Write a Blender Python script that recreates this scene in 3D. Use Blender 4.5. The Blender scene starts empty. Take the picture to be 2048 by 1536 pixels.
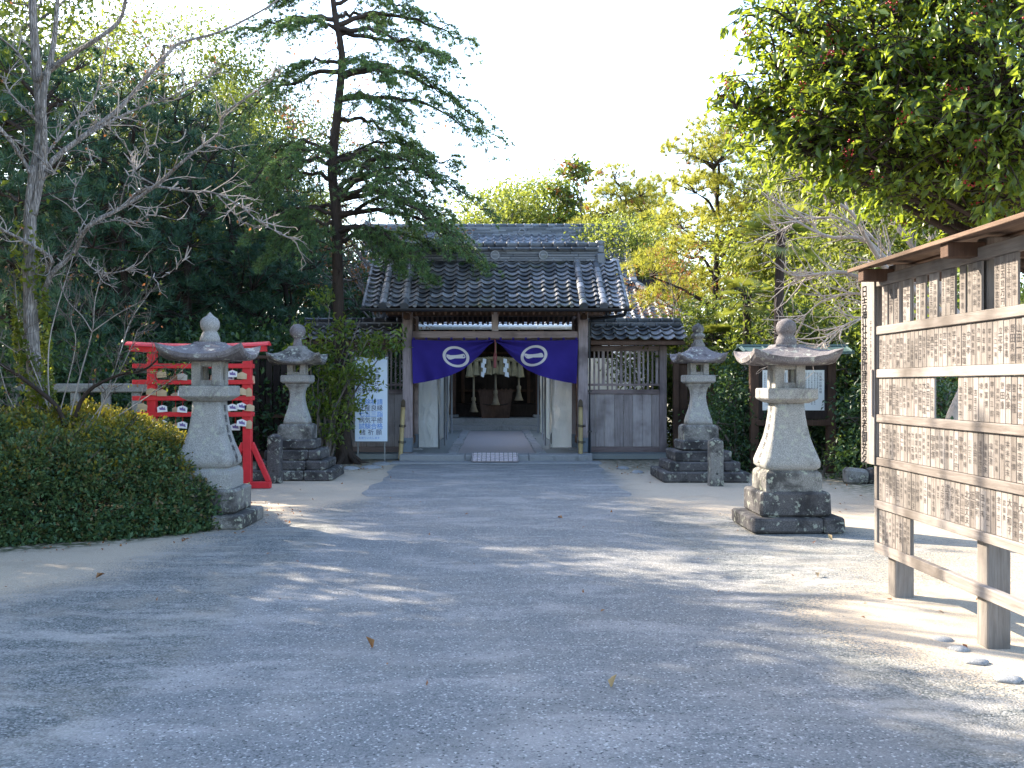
import bpy, math, random
import numpy as np
from mathutils import Vector
SC = bpy.context.scene
COL = SC.collection
PI = math.pi
# ------------------------------------------------------------------ camera, sky, sun, exposure
H, FPX, VX, VY = 1.6, 2048.0, 990.0, 770.0        # eye height; focal length, vanishing point of the approach (photo pixels)
cam = bpy.data.objects.new('camera', bpy.data.cameras.new('camera'))
COL.objects.link(cam)
cam.location = (0, 0, H)
cam.rotation_euler = (PI/2, 0, 0)
cam.data.sensor_width = 36.0
cam.data.lens = 36.0
cam.data.shift_x = (1024-VX)/2048.0
cam.data.shift_y = (VY-768)/2048.0
cam.data.clip_start = 0.05
cam.data.clip_end = 3000
SC.camera = cam
EL, AX, AY = math.radians(31), -0.80, 0.60        # sun stands beyond the left-hand wood
world = bpy.data.worlds.new('World'); SC.world = world
world.use_nodes = True
wn = world.node_tree
bg = wn.nodes['Background']
sky = wn.nodes.new('ShaderNodeTexSky')
sky.sky_type = 'NISHITA'; sky.sun_disc = False
sky.sun_elevation = EL
sky.sun_rotation = math.atan2(AX, AY)
sky.dust_density = 1.2; sky.air_density = 1.0; sky.ozone_density = 1.2
wn.links.new(sky.outputs[0], bg.inputs[0])
bg.inputs[1].default_value = 0.15
sl = bpy.data.lights.new('sun', 'SUN'); sl.energy = 4.2; sl.angle = math.radians(0.55); sl.color = (1.0, 0.88, 0.70)
so = bpy.data.objects.new('sun', sl); COL.objects.link(so)
S_TO = Vector((AX*math.cos(EL), AY*math.cos(EL), math.sin(EL)))
so.rotation_euler = (-S_TO).to_track_quat('-Z', 'Y').to_euler()
so.location = (-20, 30, 30)
SC.view_settings.view_transform = 'Standard'; SC.view_settings.look = 'None'
SC.view_settings.gamma = 1; SC.view_settings.exposure = 2.36
SC.cycles.max_bounces = 6; SC.cycles.transparent_max_bounces = 4
SC.cycles.use_denoising = True

def P(px, py, D):
    """a photo pixel at depth D metres -> a point"""
    return np.array([(px-VX)*D/FPX, D, H-(py-VY)*D/FPX])

# ------------------------------------------------------------------ helpers
def link(o): COL.objects.link(o); return o

def tag(o, label=None, cat=None, group=None, kind=None):
    if label: o['label'] = label
    if cat: o['category'] = cat
    if group: o['group'] = group
    if kind: o['kind'] = kind
    return o

def thing(name, label, cat, loc=(0, 0, 0), group=None, rz=0):
    o = bpy.data.objects.new(name, None); o.empty_display_size = .2
    link(o); o.location = tuple(float(v) for v in loc); o.rotation_euler.z = rz
    return tag(o, label, cat, group)

def wloc(o):
    v = np.zeros(3)
    while o is not None:
        v += np.array(o.location); o = o.parent
    return v

def mesh_np(name, V, F, mats, rnd=None, mi=None, smooth=False):
    """V (N,3), F (M,k) arrays"""
    V = np.asarray(V, np.float32); F = np.asarray(F, np.int32)
    me = bpy.data.meshes.new(name)
    M, k = F.shape
    me.vertices.add(len(V)); me.vertices.foreach_set('co', V.ravel())
    me.loops.add(M*k); me.loops.foreach_set('vertex_index', F.ravel())
    me.polygons.add(M); me.polygons.foreach_set('loop_start', np.arange(M, dtype=np.int32)*k)
    if mi is not None: me.polygons.foreach_set('material_index', np.asarray(mi, np.int32))
    if smooth: me.polygons.foreach_set('use_smooth', np.ones(M, bool))
    if rnd is not None:
        a = me.attributes.new('rnd', 'FLOAT', 'FACE'); a.data.foreach_set('value', np.asarray(rnd, np.float32))
    for m in (mats if isinstance(mats, (list, tuple)) else [mats]): me.materials.append(m)
    me.update(calc_edges=True); me.validate()
    return me

def put(name, me, parent=None, world=True):
    o = bpy.data.objects.new(name, me); link(o)
    if parent is not None:
        o.parent = parent
        if world:
            d = wloc(parent)
            if np.abs(d).max() > 1e-9:
                n = len(me.vertices); a = np.empty(n*3, np.float32); me.vertices.foreach_get('co', a)
                a = (a.reshape(n, 3)-d).astype(np.float32); me.vertices.foreach_set('co', a.ravel()); me.update()
    return o

def dup(root, loc=None, rz=None, sc=None):
    """a thing with its parts and sub-parts, sharing their meshes"""
    r = root.copy(); COL.objects.link(r)
    if loc is not None: r.location = tuple(float(v) for v in loc)
    if rz is not None: r.rotation_euler.z = rz
    if sc is not None: r.scale = (sc, sc, sc) if np.isscalar(sc) else sc
    def rec(a, b):
        for ch in list(a.children):
            c = ch.copy(); COL.objects.link(c); c.parent = b; rec(ch, c)
    rec(root, r)
    return r

class MB:
    def __init__(s): s.V = []; s.F = []; s.M = []; s.R = []; s.S = []
    def add(s, V, F, mi=0, r=0.5, smooth=False):
        n = len(s.V); s.V.extend([tuple(map(float, v)) for v in V])
        for f in F:
            s.F.append([n+int(i) for i in f]); s.M.append(mi); s.R.append(r); s.S.append(smooth)
        return s
    def box(s, x0, x1, y0, y1, z0, z1, b=0.0, mi=0, r=None, jit=0.0, rng=random):
        c = np.array([(x0+x1)/2, (y0+y1)/2, (z0+z1)/2]); h = np.abs(np.array([x1-x0, y1-y0, z1-z0]))/2
        return s.obox(c, np.eye(3), h, b, mi, r, jit, rng)
    def obox(s, c, A, h, b=0.0, mi=0, r=None, jit=0.0, rng=random):
        """box at c with axes A (rows) and half sizes h, edges chamfered by b"""
        r = rng.random() if r is None else r
        c = np.asarray(c, float); A = np.asarray(A, float); h = np.asarray(h, float)
        b = min(b, h.min()*.45)
        if b <= 0:
            L = [(sx*h[0], sy*h[1], sz*h[2]) for sz in (-1, 1) for sy in (-1, 1) for sx in (-1, 1)]
            F = [(0, 2, 3, 1), (4, 5, 7, 6), (0, 1, 5, 4), (2, 6, 7, 3), (0, 4, 6, 2), (1, 3, 7, 5)]
        else:
            L = []; I = {}
            for sx in (-1, 1):
                for sy in (-1, 1):
                    for sz in (-1, 1):
                        j = [rng.uniform(-jit, jit) for _ in range(3)] if jit else (0, 0, 0)
                        p = np.array([sx*h[0], sy*h[1], sz*h[2]])+j; q = p-np.array([sx*b, sy*b, sz*b])
                        I[sx, sy, sz] = len(L)
                        L += [(p[0], q[1], q[2]), (q[0], p[1], q[2]), (q[0], q[1], p[2])]
            F = []
            for sg in (-1, 1):
                for ax in range(3):
                    o1, o2 = [a for a in range(3) if a != ax]
                    f = []
                    for (u, v) in ((-1, -1), (1, -1), (1, 1), (-1, 1)):
                        k = [0, 0, 0]; k[ax] = sg; k[o1] = u; k[o2] = v; f.append(I[tuple(k)]+ax)
                    F.append(f)
            for ax in range(3):
                o1, o2 = [a for a in range(3) if a != ax]
                for u in (-1, 1):
                    for v in (-1, 1):
                        k = [0, 0, 0]; k[o1] = u; k[o2] = v
                        k0 = list(k); k0[ax] = -1; k1 = list(k); k1[ax] = 1
                        F.append([I[tuple(k0)]+o1, I[tuple(k1)]+o1, I[tuple(k1)]+o2, I[tuple(k0)]+o2])
            for k in I.values(): F.append([k, k+1, k+2])
            G = []
            LA = np.array(L)
            for f in F:
                p = LA[f]; n = np.cross(p[1]-p[0], p[2]-p[0])
                G.append(f if np.dot(n, p.mean(0)) > 0 else f[::-1])
            F = G
        return s.add(np.asarray(L) @ A + c, F, mi, r)
    def beam(s, p, q, w, hh, b=0.0, mi=0, r=None, up=(0, 0, 1)):
        p = np.asarray(p, float); q = np.asarray(q, float); d = q-p; L = np.linalg.norm(d); d /= L
        u = np.asarray(up, float)
        if abs(np.dot(u, d)) > .98: u = np.array([0., 1., 0.])
        sd = np.cross(u, d); sd /= np.linalg.norm(sd); u2 = np.cross(d, sd)
        return s.obox((p+q)/2, np.array([d, sd, u2]), (L/2, w/2, hh/2), b, mi, r)
    def lathe(s, prof, n=24, c=(0, 0, 0), mi=0, r=.5, smooth=True, cap=True):
        V = []; F = []
        for (rad, z) in prof:
            for i in range(n):
                a = 2*PI*i/n; V.append((c[0]+rad*math.cos(a), c[1]+rad*math.sin(a), c[2]+z))
        for k in range(len(prof)-1):
            for i in range(n):
                j = (i+1) % n; F.append((k*n+i, k*n+j, (k+1)*n+j, (k+1)*n+i))
        s.add(V, F, mi, r, smooth)
        if cap:
            m = len(s.V)-len(V)
            s.F.append([m+i for i in range(n)][::-1]); s.M.append(mi); s.R.append(r); s.S.append(False)
            s.F.append([m+(len(prof)-1)*n+i for i in range(n)]); s.M.append(mi); s.R.append(r); s.S.append(False)
        return s
    def rings(s, R, mi=0, r=.5, smooth=True, cap0=True, cap1=True):
        """loft through closed rings of equal length"""
        n = len(R[0]); V = [p for q in R for p in q]; F = []
        for k in range(len(R)-1):
            for i in range(n):
                j = (i+1) % n; F.append((k*n+i, k*n+j, (k+1)*n+j, (k+1)*n+i))
        m = len(s.V); s.add(V, F, mi, r, smooth)
        if cap0: s.F.append([m+i for i in range(n)][::-1]); s.M.append(mi); s.R.append(r); s.S.append(False)
        if cap1: s.F.append([m+(len(R)-1)*n+i for i in range(n)]); s.M.append(mi); s.R.append(r); s.S.append(False)
        return s
    def tube(s, pts, rad, k=8, mi=0, r=.5):
        V, F = tube_np([(np.asarray(pts, float), np.broadcast_to(np.asarray(rad, float), (len(pts),)))], k)
        s.add(V, F, mi, r, True)
        n = len(s.V)
        s.F.append([n-k+i for i in range(k)]); s.M.append(mi); s.R.append(r); s.S.append(False)
        s.F.append([n-len(V)+i for i in range(k)][::-1]); s.M.append(mi); s.R.append(r); s.S.append(False)
        return s
    def build(s, name, mats, parent=None, world=True):
        me = bpy.data.meshes.new(name)
        me.from_pydata(s.V, [], s.F)
        me.polygons.foreach_set('material_index', np.asarray(s.M, np.int32))
        me.polygons.foreach_set('use_smooth', np.asarray(s.S, bool))
        a = me.attributes.new('rnd', 'FLOAT', 'FACE'); a.data.foreach_set('value', np.asarray(s.R, np.float32))
        for m in (mats if isinstance(mats, (list, tuple)) else [mats]): me.materials.append(m)
        me.update()
        return put(name, me, parent, world)

def tube_np(lines, k=5):
    VV = []; FF = []; n0 = 0
    ang = np.arange(k)*2*PI/k
    ca, sa = np.cos(ang), np.sin(ang)
    for pts, rad in lines:
        m = len(pts); t = np.gradient(pts, axis=0); t /= (np.linalg.norm(t, axis=1, keepdims=True)+1e-9)
        ref = np.array([0, 0, 1.0]) if abs(t[:, 2]).mean() < .8 else np.array([1.0, 0, 0])
        a = np.cross(t, ref); a /= (np.linalg.norm(a, axis=1, keepdims=True)+1e-9)
        b = np.cross(t, a)
        R = np.asarray(rad)[:, None, None]
        V = pts[:, None, :]+R*(ca[None, :, None]*a[:, None, :]+sa[None, :, None]*b[:, None, :])
        VV.append(V.reshape(-1, 3))
        i = np.arange(m-1)[:, None]*k; j = np.arange(k)[None, :]; j2 = (j+1) % k
        F = np.stack([i+j, i+k+j, i+k+j2, i+j2], -1).reshape(-1, 4)
        FF.append(F+n0); n0 += m*k
    return np.concatenate(VV), np.concatenate(FF)

def spline(pts, n):
    """Catmull-Rom through pts, n samples"""
    p = np.asarray(pts, float); p = np.vstack([2*p[0]-p[1], p, 2*p[-1]-p[-2]])
    m = len(p)-3; out = []
    for t in np.linspace(0, m-1e-6, n):
        i = int(t); f = t-i; a, b, c, d = p[i:i+4]
        out.append(.5*((2*b)+(c-a)*f+(2*a-5*b+4*c-d)*f*f+(3*b-a-3*c+d)*f**3))
    return np.array(out)

# ------------------------------------------------------------------ materials
def hexs(r, g, b):
    f = lambda c: ((c/255+.055)/1.055)**2.4 if c/255 > .04045 else c/255/12.92
    return (f(r), f(g), f(b), 1)
class NT:
    """tiny node builder"""
    def __init__(s, name):
        s.m = bpy.data.materials.new(name); s.m.use_nodes = True; s.t = s.m.node_tree; s.n = s.t.nodes
        s.bsdf = s.n['Principled BSDF']; s.out = s.n['Material Output']
    def new(s, typ, **kw):
        n = s.n.new(typ)
        for k, v in kw.items(): setattr(n, k, v)
        return n
    def set(s, sock, v):
        if hasattr(v, 'is_output') or isinstance(v, bpy.types.NodeSocket): s.t.links.new(v, sock)
        else: sock.default_value = v
    def coord(s, kind='Object', scale=(1, 1, 1), rot=(0, 0, 0)):
        tc = s.new('ShaderNodeTexCoord'); mp = s.new('ShaderNodeMapping')
        mp.inputs['Scale'].default_value = scale; mp.inputs['Rotation'].default_value = rot
        s.t.links.new(tc.outputs[kind], mp.inputs[0]); return mp.outputs[0]
    def pos(s): return s.new('ShaderNodeNewGeometry').outputs['Position']
    def noise(s, vec, scale, detail=4, rough=.55, dist=0):
        n = s.new('ShaderNodeTexNoise'); s.t.links.new(vec, n.inputs['Vector'])
        n.inputs['Scale'].default_value = scale; n.inputs['Detail'].default_value = detail
        n.inputs['Roughness'].default_value = rough; n.inputs['Distortion'].default_value = dist
        return n.outputs['Fac']
    def voro(s, vec, scale, feat='F1', out='Distance', rnd=1):
        n = s.new('ShaderNodeTexVoronoi'); n.feature = feat; s.t.links.new(vec, n.inputs['Vector'])
        n.inputs['Scale'].default_value = scale; n.inputs['Randomness'].default_value = rnd
        return n.outputs[out]
    def ramp(s, fac, stops, interp='LINEAR'):
        n = s.new('ShaderNodeValToRGB'); s.set(n.inputs[0], fac); e = n.color_ramp.elements; n.color_ramp.interpolation = interp
        while len(e) < len(stops): e.new(.5)
        for k, (p, c) in enumerate(stops):
            e[k].position = p; e[k].color = tuple(c) if len(c) == 4 else tuple(c)+(1,)
        return n.outputs[0]
    def step(s, fac, a, b):
        n = s.new('ShaderNodeMapRange'); n.interpolation_type = 'SMOOTHSTEP'; s.set(n.inputs[0], fac)
        n.inputs[1].default_value = a; n.inputs[2].default_value = b; return n.outputs[0]
    def mix(s, fac, a, b, mode='MIX'):
        n = s.new('ShaderNodeMix', data_type='RGBA', blend_type=mode)
        s.set(n.inputs[0], fac)
        for sock, v in ((n.inputs[6], a), (n.inputs[7], b)):
            if not isinstance(v, bpy.types.NodeSocket) and len(v) == 3: v = tuple(v)+(1,)
            s.set(sock, v)
        return n.outputs[2]
    def math(s, op, a, b=0):
        n = s.new('ShaderNodeMath', operation=op); s.set(n.inputs[0], a); s.set(n.inputs[1], b); return n.outputs[0]
    def attr(s, name='rnd'): n = s.new('ShaderNodeAttribute'); n.attribute_name = name; return n.outputs['Fac']
    def bump(s, h, strength=.3, dist=.02, prev=None):
        n = s.new('ShaderNodeBump'); s.set(n.inputs['Height'], h); n.inputs['Strength'].default_value = strength
        n.inputs['Distance'].default_value = dist
        if prev is not None: s.t.links.new(prev, n.inputs['Normal'])
        return n.outputs[0]
    def fin(s, col, rough=.8, spec=.3, nrm=None, metal=0):
        if not isinstance(col, bpy.types.NodeSocket) and len(col) == 3: col = tuple(col)+(1,)
        s.set(s.bsdf.inputs['Base Color'], col); s.set(s.bsdf.inputs['Roughness'], rough)
        s.bsdf.inputs['Specular IOR Level'].default_value = spec; s.bsdf.inputs['Metallic'].default_value = metal
        if nrm is not None: s.t.links.new(nrm, s.bsdf.inputs['Normal'])
        return s.m

def m_wood(name, c1, c2, c3, axis=2, scale=1.0, rough=.85, stain=None):
    t = NT(name); sc = [14*scale]*3; sc[axis] = .9*scale
    v = t.coord('Object', tuple(sc))
    n = t.noise(v, 3.0, 6, .65, .6); n2 = t.noise(t.coord('Object'), 1.7, 3)
    r = t.attr()
    f = t.math('ADD', t.math('MULTIPLY', n, .7), t.math('MULTIPLY', r, .3))
    col = t.ramp(f, [(.28, c1), (.5, c2), (.72, c3)])
    col = t.mix(t.step(n2, .45, .75), col, tuple(.72*x for x in c1[:3]), 'MIX') if stain is None else t.mix(t.step(n2, .45, .7), col, stain)
    return t.fin(col, rough, .2, t.bump(n, .35, .01))

def m_stone(name, base, dark, light, lichen=None, amt=.5, sc=1.0):
    t = NT(name); v = t.coord('Object')
    sp = t.noise(v, 95*sc, 3, .7); big = t.noise(v, 3.2*sc, 6, .65, .3); mid = t.noise(v, 14*sc, 5, .6)
    col = t.ramp(sp, [(.3, tuple(.62*x for x in base)), (.5, base), (.7, light)])
    col = t.mix(t.math('MULTIPLY', t.step(big, .62-.22*amt, .80-.2*amt), .85), col, dark)
    if lichen is not None:
        lm = t.step(t.math('ADD', t.math('MULTIPLY', mid, .7), t.math('MULTIPLY', t.noise(v, 5*sc, 3), .3)), .55, .61)
        col = t.mix(t.math('MULTIPLY', lm, .75), col, lichen)
    return t.fin(col, .9, .2, t.bump(t.math('ADD', t.math('MULTIPLY', sp, .3), mid), .45, .012))

def m_flat(name, c, rough=.7, spec=.3, var=.18, scale=6, metal=0, bump=.1):
    t = NT(name); v = t.coord('Object'); n = t.noise(v, scale, 5, .6)
    col = t.mix(n, tuple(x*(1-var) for x in c), tuple(min(1, x*(1+var)) for x in c))
    return t.fin(col, rough, spec, t.bump(n, bump, .01), metal)

def m_leaf(name, stops, trans=.35, tcol=None, rough=.45, spec=.35):
    t = NT(name); r = t.attr()
    n = len(stops); col = t.ramp(r, [(i/(n-1) if n > 1 else 0, c) for i, c in enumerate(stops)])
    t.fin(col, rough, spec)
    tr = t.new('ShaderNodeBsdfTranslucent')
    t.set(tr.inputs[0], t.mix(.75, col, tcol if tcol else (.25, .32, .04), 'MIX') if tcol is not False else col)
    mx = t.new('ShaderNodeMixShader'); mx.inputs[0].default_value = trans
    t.t.links.new(t.bsdf.outputs[0], mx.inputs[1]); t.t.links.new(tr.outputs[0], mx.inputs[2])
    t.t.links.new(mx.outputs[0], t.out.inputs[0])
    return t.m

def m_tile(name, a, b, c, moss=None):
    t = NT(name); v = t.coord('Object'); r = t.attr()
    n = t.noise(v, 9, 5, .65); big = t.noise(v, 1.3, 3)
    col = t.ramp(t.math('ADD', t.math('MULTIPLY', r, .6), t.math('MULTIPLY', n, .4)), [(.25, a), (.5, b), (.78, c)])
    if moss: col = t.mix(t.math('MULTIPLY', t.step(big, .52, .68), t.step(n, .42, .6)), col, moss)
    return t.fin(col, t.ramp(n, [(.3, (.3,)*3), (.7, (.6,)*3)]), .6, t.bump(n, .25, .006))

M = {}
M['wood'] = m_wood('weathered_wood', (.17, .135, .135), (.31, .255, .255), (.43, .365, .36))
M['wood_x'] = m_wood('weathered_wood_long', (.16, .12, .115), (.28, .22, .21), (.38, .315, .30), axis=0)
M['plank'] = m_wood('pale_plank', (.25, .21, .205), (.39, .34, .33), (.49, .43, .42))
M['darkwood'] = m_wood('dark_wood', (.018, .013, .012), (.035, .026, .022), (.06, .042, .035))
M['brownwood'] = m_wood('brown_wood', (.05, .03, .022), (.085, .05, .035), (.13, .08, .06))
M['boardwood'] = m_wood('board_frame_wood', (.12, .10, .088), (.205, .18, .165), (.275, .25, .235), axis=1)
M['boardwood_z'] = m_wood('board_post_wood', (.11, .095, .085), (.19, .168, .152), (.27, .245, .225), axis=2)
M['plaque'] = m_wood('name_plaque_wood', (.105, .09, .082), (.195, .172, .158), (.285, .258, .242), axis=2, stain=(.125, .11, .10))
M['roofboard'] = m_wood('roof_board_wood', (.10, .065, .045), (.19, .125, .09), (.27, .19, .14), axis=1)
M['ink'] = m_flat('ink', (.025, .024, .03), .8)
M['fadedink'] = m_flat('faded_ink', (.05, .045, .046), .85, .2, .5, 30)
M['granite'] = m_stone('pale_granite', (.25, .245, .235), (.075, .07, .068), (.40, .385, .37), (.33, .34, .28), .42)
M['oldstone'] = m_stone('old_stone', (.18, .172, .16), (.032, .030, .030), (.31, .295, .28), (.36, .37, .29), .95)
M['roofstone'] = m_stone('lantern_roof_stone', (.155, .14, .145), (.045, .038, .045), (.27, .25, .255), (.40, .41, .36), .6)
M['darkstone'] = m_stone('dark_stone', (.075, .07, .072), (.022, .021, .022), (.15, .14, .135), (.30, .31, .26), .8)
M['kerbstone'] = m_stone('kerb_stone', (.24, .245, .25), (.13, .13, .13), (.36, .36, .37), None, .3)
M['tile'] = m_tile('roof_tile', (.045, .05, .058), (.105, .112, .125), (.21, .21, .225), (.06, .07, .035))
M['tile2'] = m_tile('hall_roof_tile', (.06, .068, .082), (.12, .13, .15), (.20, .21, .235))
M['gutter'] = m_flat('gutter_paint', (.018, .019, .022), .4, .5)
M['red'] = m_flat('vermilion_paint', (.55, .020, .03), .5, .4, .28, 9)
M['purple'] = None
M['white'] = m_flat('white_paint', (.78, .79, .80), .5, .4, .05)
M['paper'] = m_flat('notice_paper', (.72, .72, .70), .7, .2, .06)
M['metal'] = m_flat('grey_metal', (.20, .21, .22), .4, .5, .1, metal=.7)
M['copper'] = m_flat('green_copper', (.06, .105, .10), .45, .5, .5, 5)
M['ridgetile'] = m_tile('dark_ridge_tile', (.025, .028, .035), (.055, .06, .07), (.11, .115, .125))
M['bamboo'] = m_wood('bamboo', (.30, .22, .10), (.40, .31, .16), (.48, .39, .22), scale=.6)
M['straw'] = m_wood('straw', (.20, .16, .09), (.29, .24, .14), (.38, .32, .20), scale=2)
M['rope'] = m_wood('rope', (.14, .11, .07), (.22, .175, .115), (.29, .24, .17))
M['bark'] = m_wood('grey_bark', (.10, .085, .075), (.22, .19, .17), (.36, .32, .29), scale=1.6)
M['palebark'] = m_wood('pale_bark', (.28, .245, .22), (.44, .395, .36), (.56, .51, .475), scale=2)
def m_bark(name, c1, c2, c3):
    t = NT(name); v = t.coord('Object', (1, 1, .22)); n = t.noise(v, 26, 6, .65, .5); cr = t.voro(t.coord('Object', (1, 1, .10)), 44, 'DISTANCE_TO_EDGE'); big = t.noise(t.coord('Object'), 5, 4)
    col = t.ramp(n, [(.3, c1), (.5, c2), (.7, c3)]); col = t.mix(t.math('MULTIPLY', t.step(big, .42, .62), .6), col, tuple(.55*x for x in c2)); col = t.mix(t.math('MULTIPLY', t.math('SUBTRACT', 1, t.step(cr, .0, .12)), .6), col, tuple(.4*x for x in c1))
    return t.fin(col, .9, .15, t.bump(t.math('ADD', n, t.step(cr, 0, .2)), .8, .02))
M['treebark'] = m_bark('fissured_bark', (.15, .13, .12), (.33, .295, .27), (.50, .455, .425))
M['twig'] = m_wood('pale_twig', (.30, .26, .23), (.42, .37, .34), (.52, .47, .43), scale=2)
M['darkbark'] = m_wood('dark_bark', (.03, .022, .018), (.065, .047, .038), (.11, .08, .065), scale=1.6)
M['emawood'] = m_wood('plaque_pale_wood', (.42, .31, .19), (.54, .42, .28), (.62, .51, .37), axis=0, scale=3)
def cloth():
    t = NT('purple_cloth'); v = t.coord('Object'); n = t.noise(v, 3, 4)
    col = t.mix(n, (.020, .013, .125), (.036, .024, .20))
    w = t.noise(t.coord('Object', (400, 400, 60)), 1, 2)
    return t.fin(col, .85, .15, t.bump(w, .12, .003))
M['purple'] = cloth()
M['crest'] = m_flat('crest_dye', (.50, .47, .46), .85, .1, .1)
def tarp():
    t = NT('white_tarpaulin'); v = t.coord('Object', (1, 1, .5)); n = t.noise(v, 6, 4, .55, .8)
    t.fin((.82, .82, .79), .45, .4, t.bump(n, 1.0, .12))
    tr = t.new('ShaderNodeBsdfTranslucent'); tr.inputs[0].default_value = (.7, .72, .7, 1)
    mx = t.new('ShaderNodeMixShader'); mx.inputs[0].default_value = .5
    t.t.links.new(t.bsdf.outputs[0], mx.inputs[1]); t.t.links.new(tr.outputs[0], mx.inputs[2]); t.t.links.new(mx.outputs[0], t.out.inputs[0])
    return t.m
M['tarp'] = tarp()

def m_ground(name, asphalt=False):
    t = NT(name); p = t.pos()
    g = t.attr('gravel')
    grain = t.noise(p, 55, 3, .75); fine = t.noise(p, 140, 2, .7); patch = t.noise(p, 1.6, 6, .62, .4); clump = t.noise(p, 9, 4, .65)
    tracks = t.noise(t.coord('Object', (.55, 2.2, 1)), 2.4, 5, .6, .8)
    sand = t.ramp(fine, [(.25, (.27, .215, .16)), (.5, (.40, .335, .26)), (.75, (.54, .465, .375))])
    sand = t.mix(t.math('MULTIPLY', t.step(patch, .5, .72), .45), sand, (.28, .23, .175))
    vor = t.voro(p, 95, 'F1', 'Color')
    sep = t.new('ShaderNodeSeparateColor'); t.t.links.new(vor, sep.inputs[0])
    stone = t.ramp(sep.outputs[0], [(0, (.055, .062, .062)), (.35, (.120, .130, .130)), (.7, (.185, .192, .188)), (.93, (.26, .262, .255)), (1, (.38, .375, .36))])
    stone = t.mix(t.math('MULTIPLY', t.step(patch, .42, .66), .5), stone, (.285, .255, .215))
    stone = t.mix(t.math('MULTIPLY', t.step(t.math('ADD', t.math('MULTIPLY', tracks, .6), t.math('MULTIPLY', clump, .4)), .46, .64), .42), stone, (.38, .36, .34))
    wide = t.noise(t.coord('Object', (.8, 1.5, 1)), 1.15, 7, .66, .5)
    stone = t.mix(t.math('MULTIPLY', t.step(wide, .50, .66), t.math('ADD', .30, t.math('MULTIPLY', t.step(grain, .42, .6), .45))), stone, (.40, .375, .345))
    stone = t.mix(t.math('MULTIPLY', t.step(wide, .46, .30), .35), stone, (.085, .095, .097))
    # the rolled drive down the middle: finer, paler, worn smooth
    asp = t.attr('drive')
    dr = t.ramp(fine, [(.3, (.125, .13, .138)), (.5, (.20, .203, .21)), (.68, (.275, .272, .275)), (.8, (.40, .39, .38))])
    dr = t.mix(t.math('MULTIPLY', t.step(wide, .46, .64), t.math('ADD', .35, t.math('MULTIPLY', t.step(grain, .42, .6), .4))), dr, (.345, .325, .32))
    dr = t.mix(t.math('MULTIPLY', t.step(t.noise(p, 5, 5, .6), .52, .66), .3), dr, (.13, .135, .142))
    dr = t.mix(.38, dr, stone)
    dr = t.mix(t.step(sep.outputs[1], .93, .96), dr, (.46, .45, .44))
    dr = t.mix(t.step(sep.outputs[2], .95, .98), dr, (.06, .065, .07))
    dm = t.step(t.math('ADD', asp, t.math('MULTIPLY', t.math('SUBTRACT', grain, .5), 1.3)), .3, .7)
    stone = t.mix(t.math('MULTIPLY', dm, .85), stone, dr)
    # grains lie thinly over the earth where the gravel runs out
    cov = t.math('ADD', t.math('MULTIPLY', grain, 1.6), t.math('MULTIPLY', t.math('ADD', t.math('MULTIPLY', patch, .6), t.math('MULTIPLY', tracks, .7)), .55))
    lim = t.math('SUBTRACT', 1.70, t.math('MULTIPLY', g, 1.10))
    d = t.math('SUBTRACT', cov, lim)
    m = t.step(d, -.07, .07)
    col = t.mix(m, sand, stone)
    moss = t.attr('moss')
    col = t.mix(t.math('MULTIPLY', moss, t.step(clump, .35, .6)), col, (.055, .065, .03))
    vd = t.voro(p, 95, 'F1', 'Distance')
    h = t.math('ADD', t.math('MULTIPLY', grain, .6), t.math('MULTIPLY', t.math('SUBTRACT', 1, vd), t.math('MULTIPLY', m, .8)))
    nb = t.bump(clump, .35, .03); nb = t.bump(h, .55, .012, nb)
    return t.fin(col, .95, .12, nb)
M['ground'] = m_ground('earth_and_gravel')
# ------------------------------------------------------------------ the ground
def axis_steps(a, b, d, far):
    inner = list(np.arange(a, b+1e-6, d)); out = []
    s = d; x = b
    while x < far: s *= 1.5; x += s; out.append(x)
    s = d; x = a; lo = []
    while x > -far: s *= 1.5; x -= s; lo.append(x)
    return np.array(lo[::-1]+inner+out)
def smooth01(x): x = np.clip(x, 0, 1); return x*x*(3-2*x)
def wob(X, Y, s, seed):
    r = np.random.default_rng(seed); o = np.zeros_like(X)
    for k in range(7):
        a = r.uniform(0, 2*PI); f = s*r.uniform(.5, 1.8); o += np.sin(f*(X*np.cos(a)+Y*np.sin(a))+r.uniform(0, 6.3))/7*1.6
    return o
def gravel_cover(X, Y):
    wl = np.interp(Y, [-2, 5.5, 7.2, 8.5, 10.5, 13, 15, 22], [7, 6.0, 3.7, 2.75, 2.45, 2.3, 1.95, 1.9])
    wr = np.interp(Y, [-2, 5, 7, 8.2, 10.5, 12.5, 14.5, 17, 22], [4.2, 3.5, 3.1, 4.4, 4.0, 2.6, 2.1, 1.95, 1.9])
    soft = np.interp(Y, [0, 8, 14, 20], [2.6, 2.1, 1.6, .3])
    w = wob(X, Y, 1.1, 3)*soft*.5
    c = np.where(X < 0, (wl+w+X)/soft, (wr+w-X)/soft)
    return smooth01(c*.55+.5)
def moss_cover(X, Y):
    m = smooth01((np.abs(X)-4.6)/1.5)*smooth01((Y-13)/3)
    hedge = smooth01(1-(np.hypot((X+6.2)/3.2, (Y-12.2)/2.55)-1.0)/.10)
    return np.clip(np.maximum(m, hedge)+smooth01((Y-18.2)/1.5)*smooth01((np.abs(X)-1.9)/.8)*.75, 0, 1)
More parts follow.
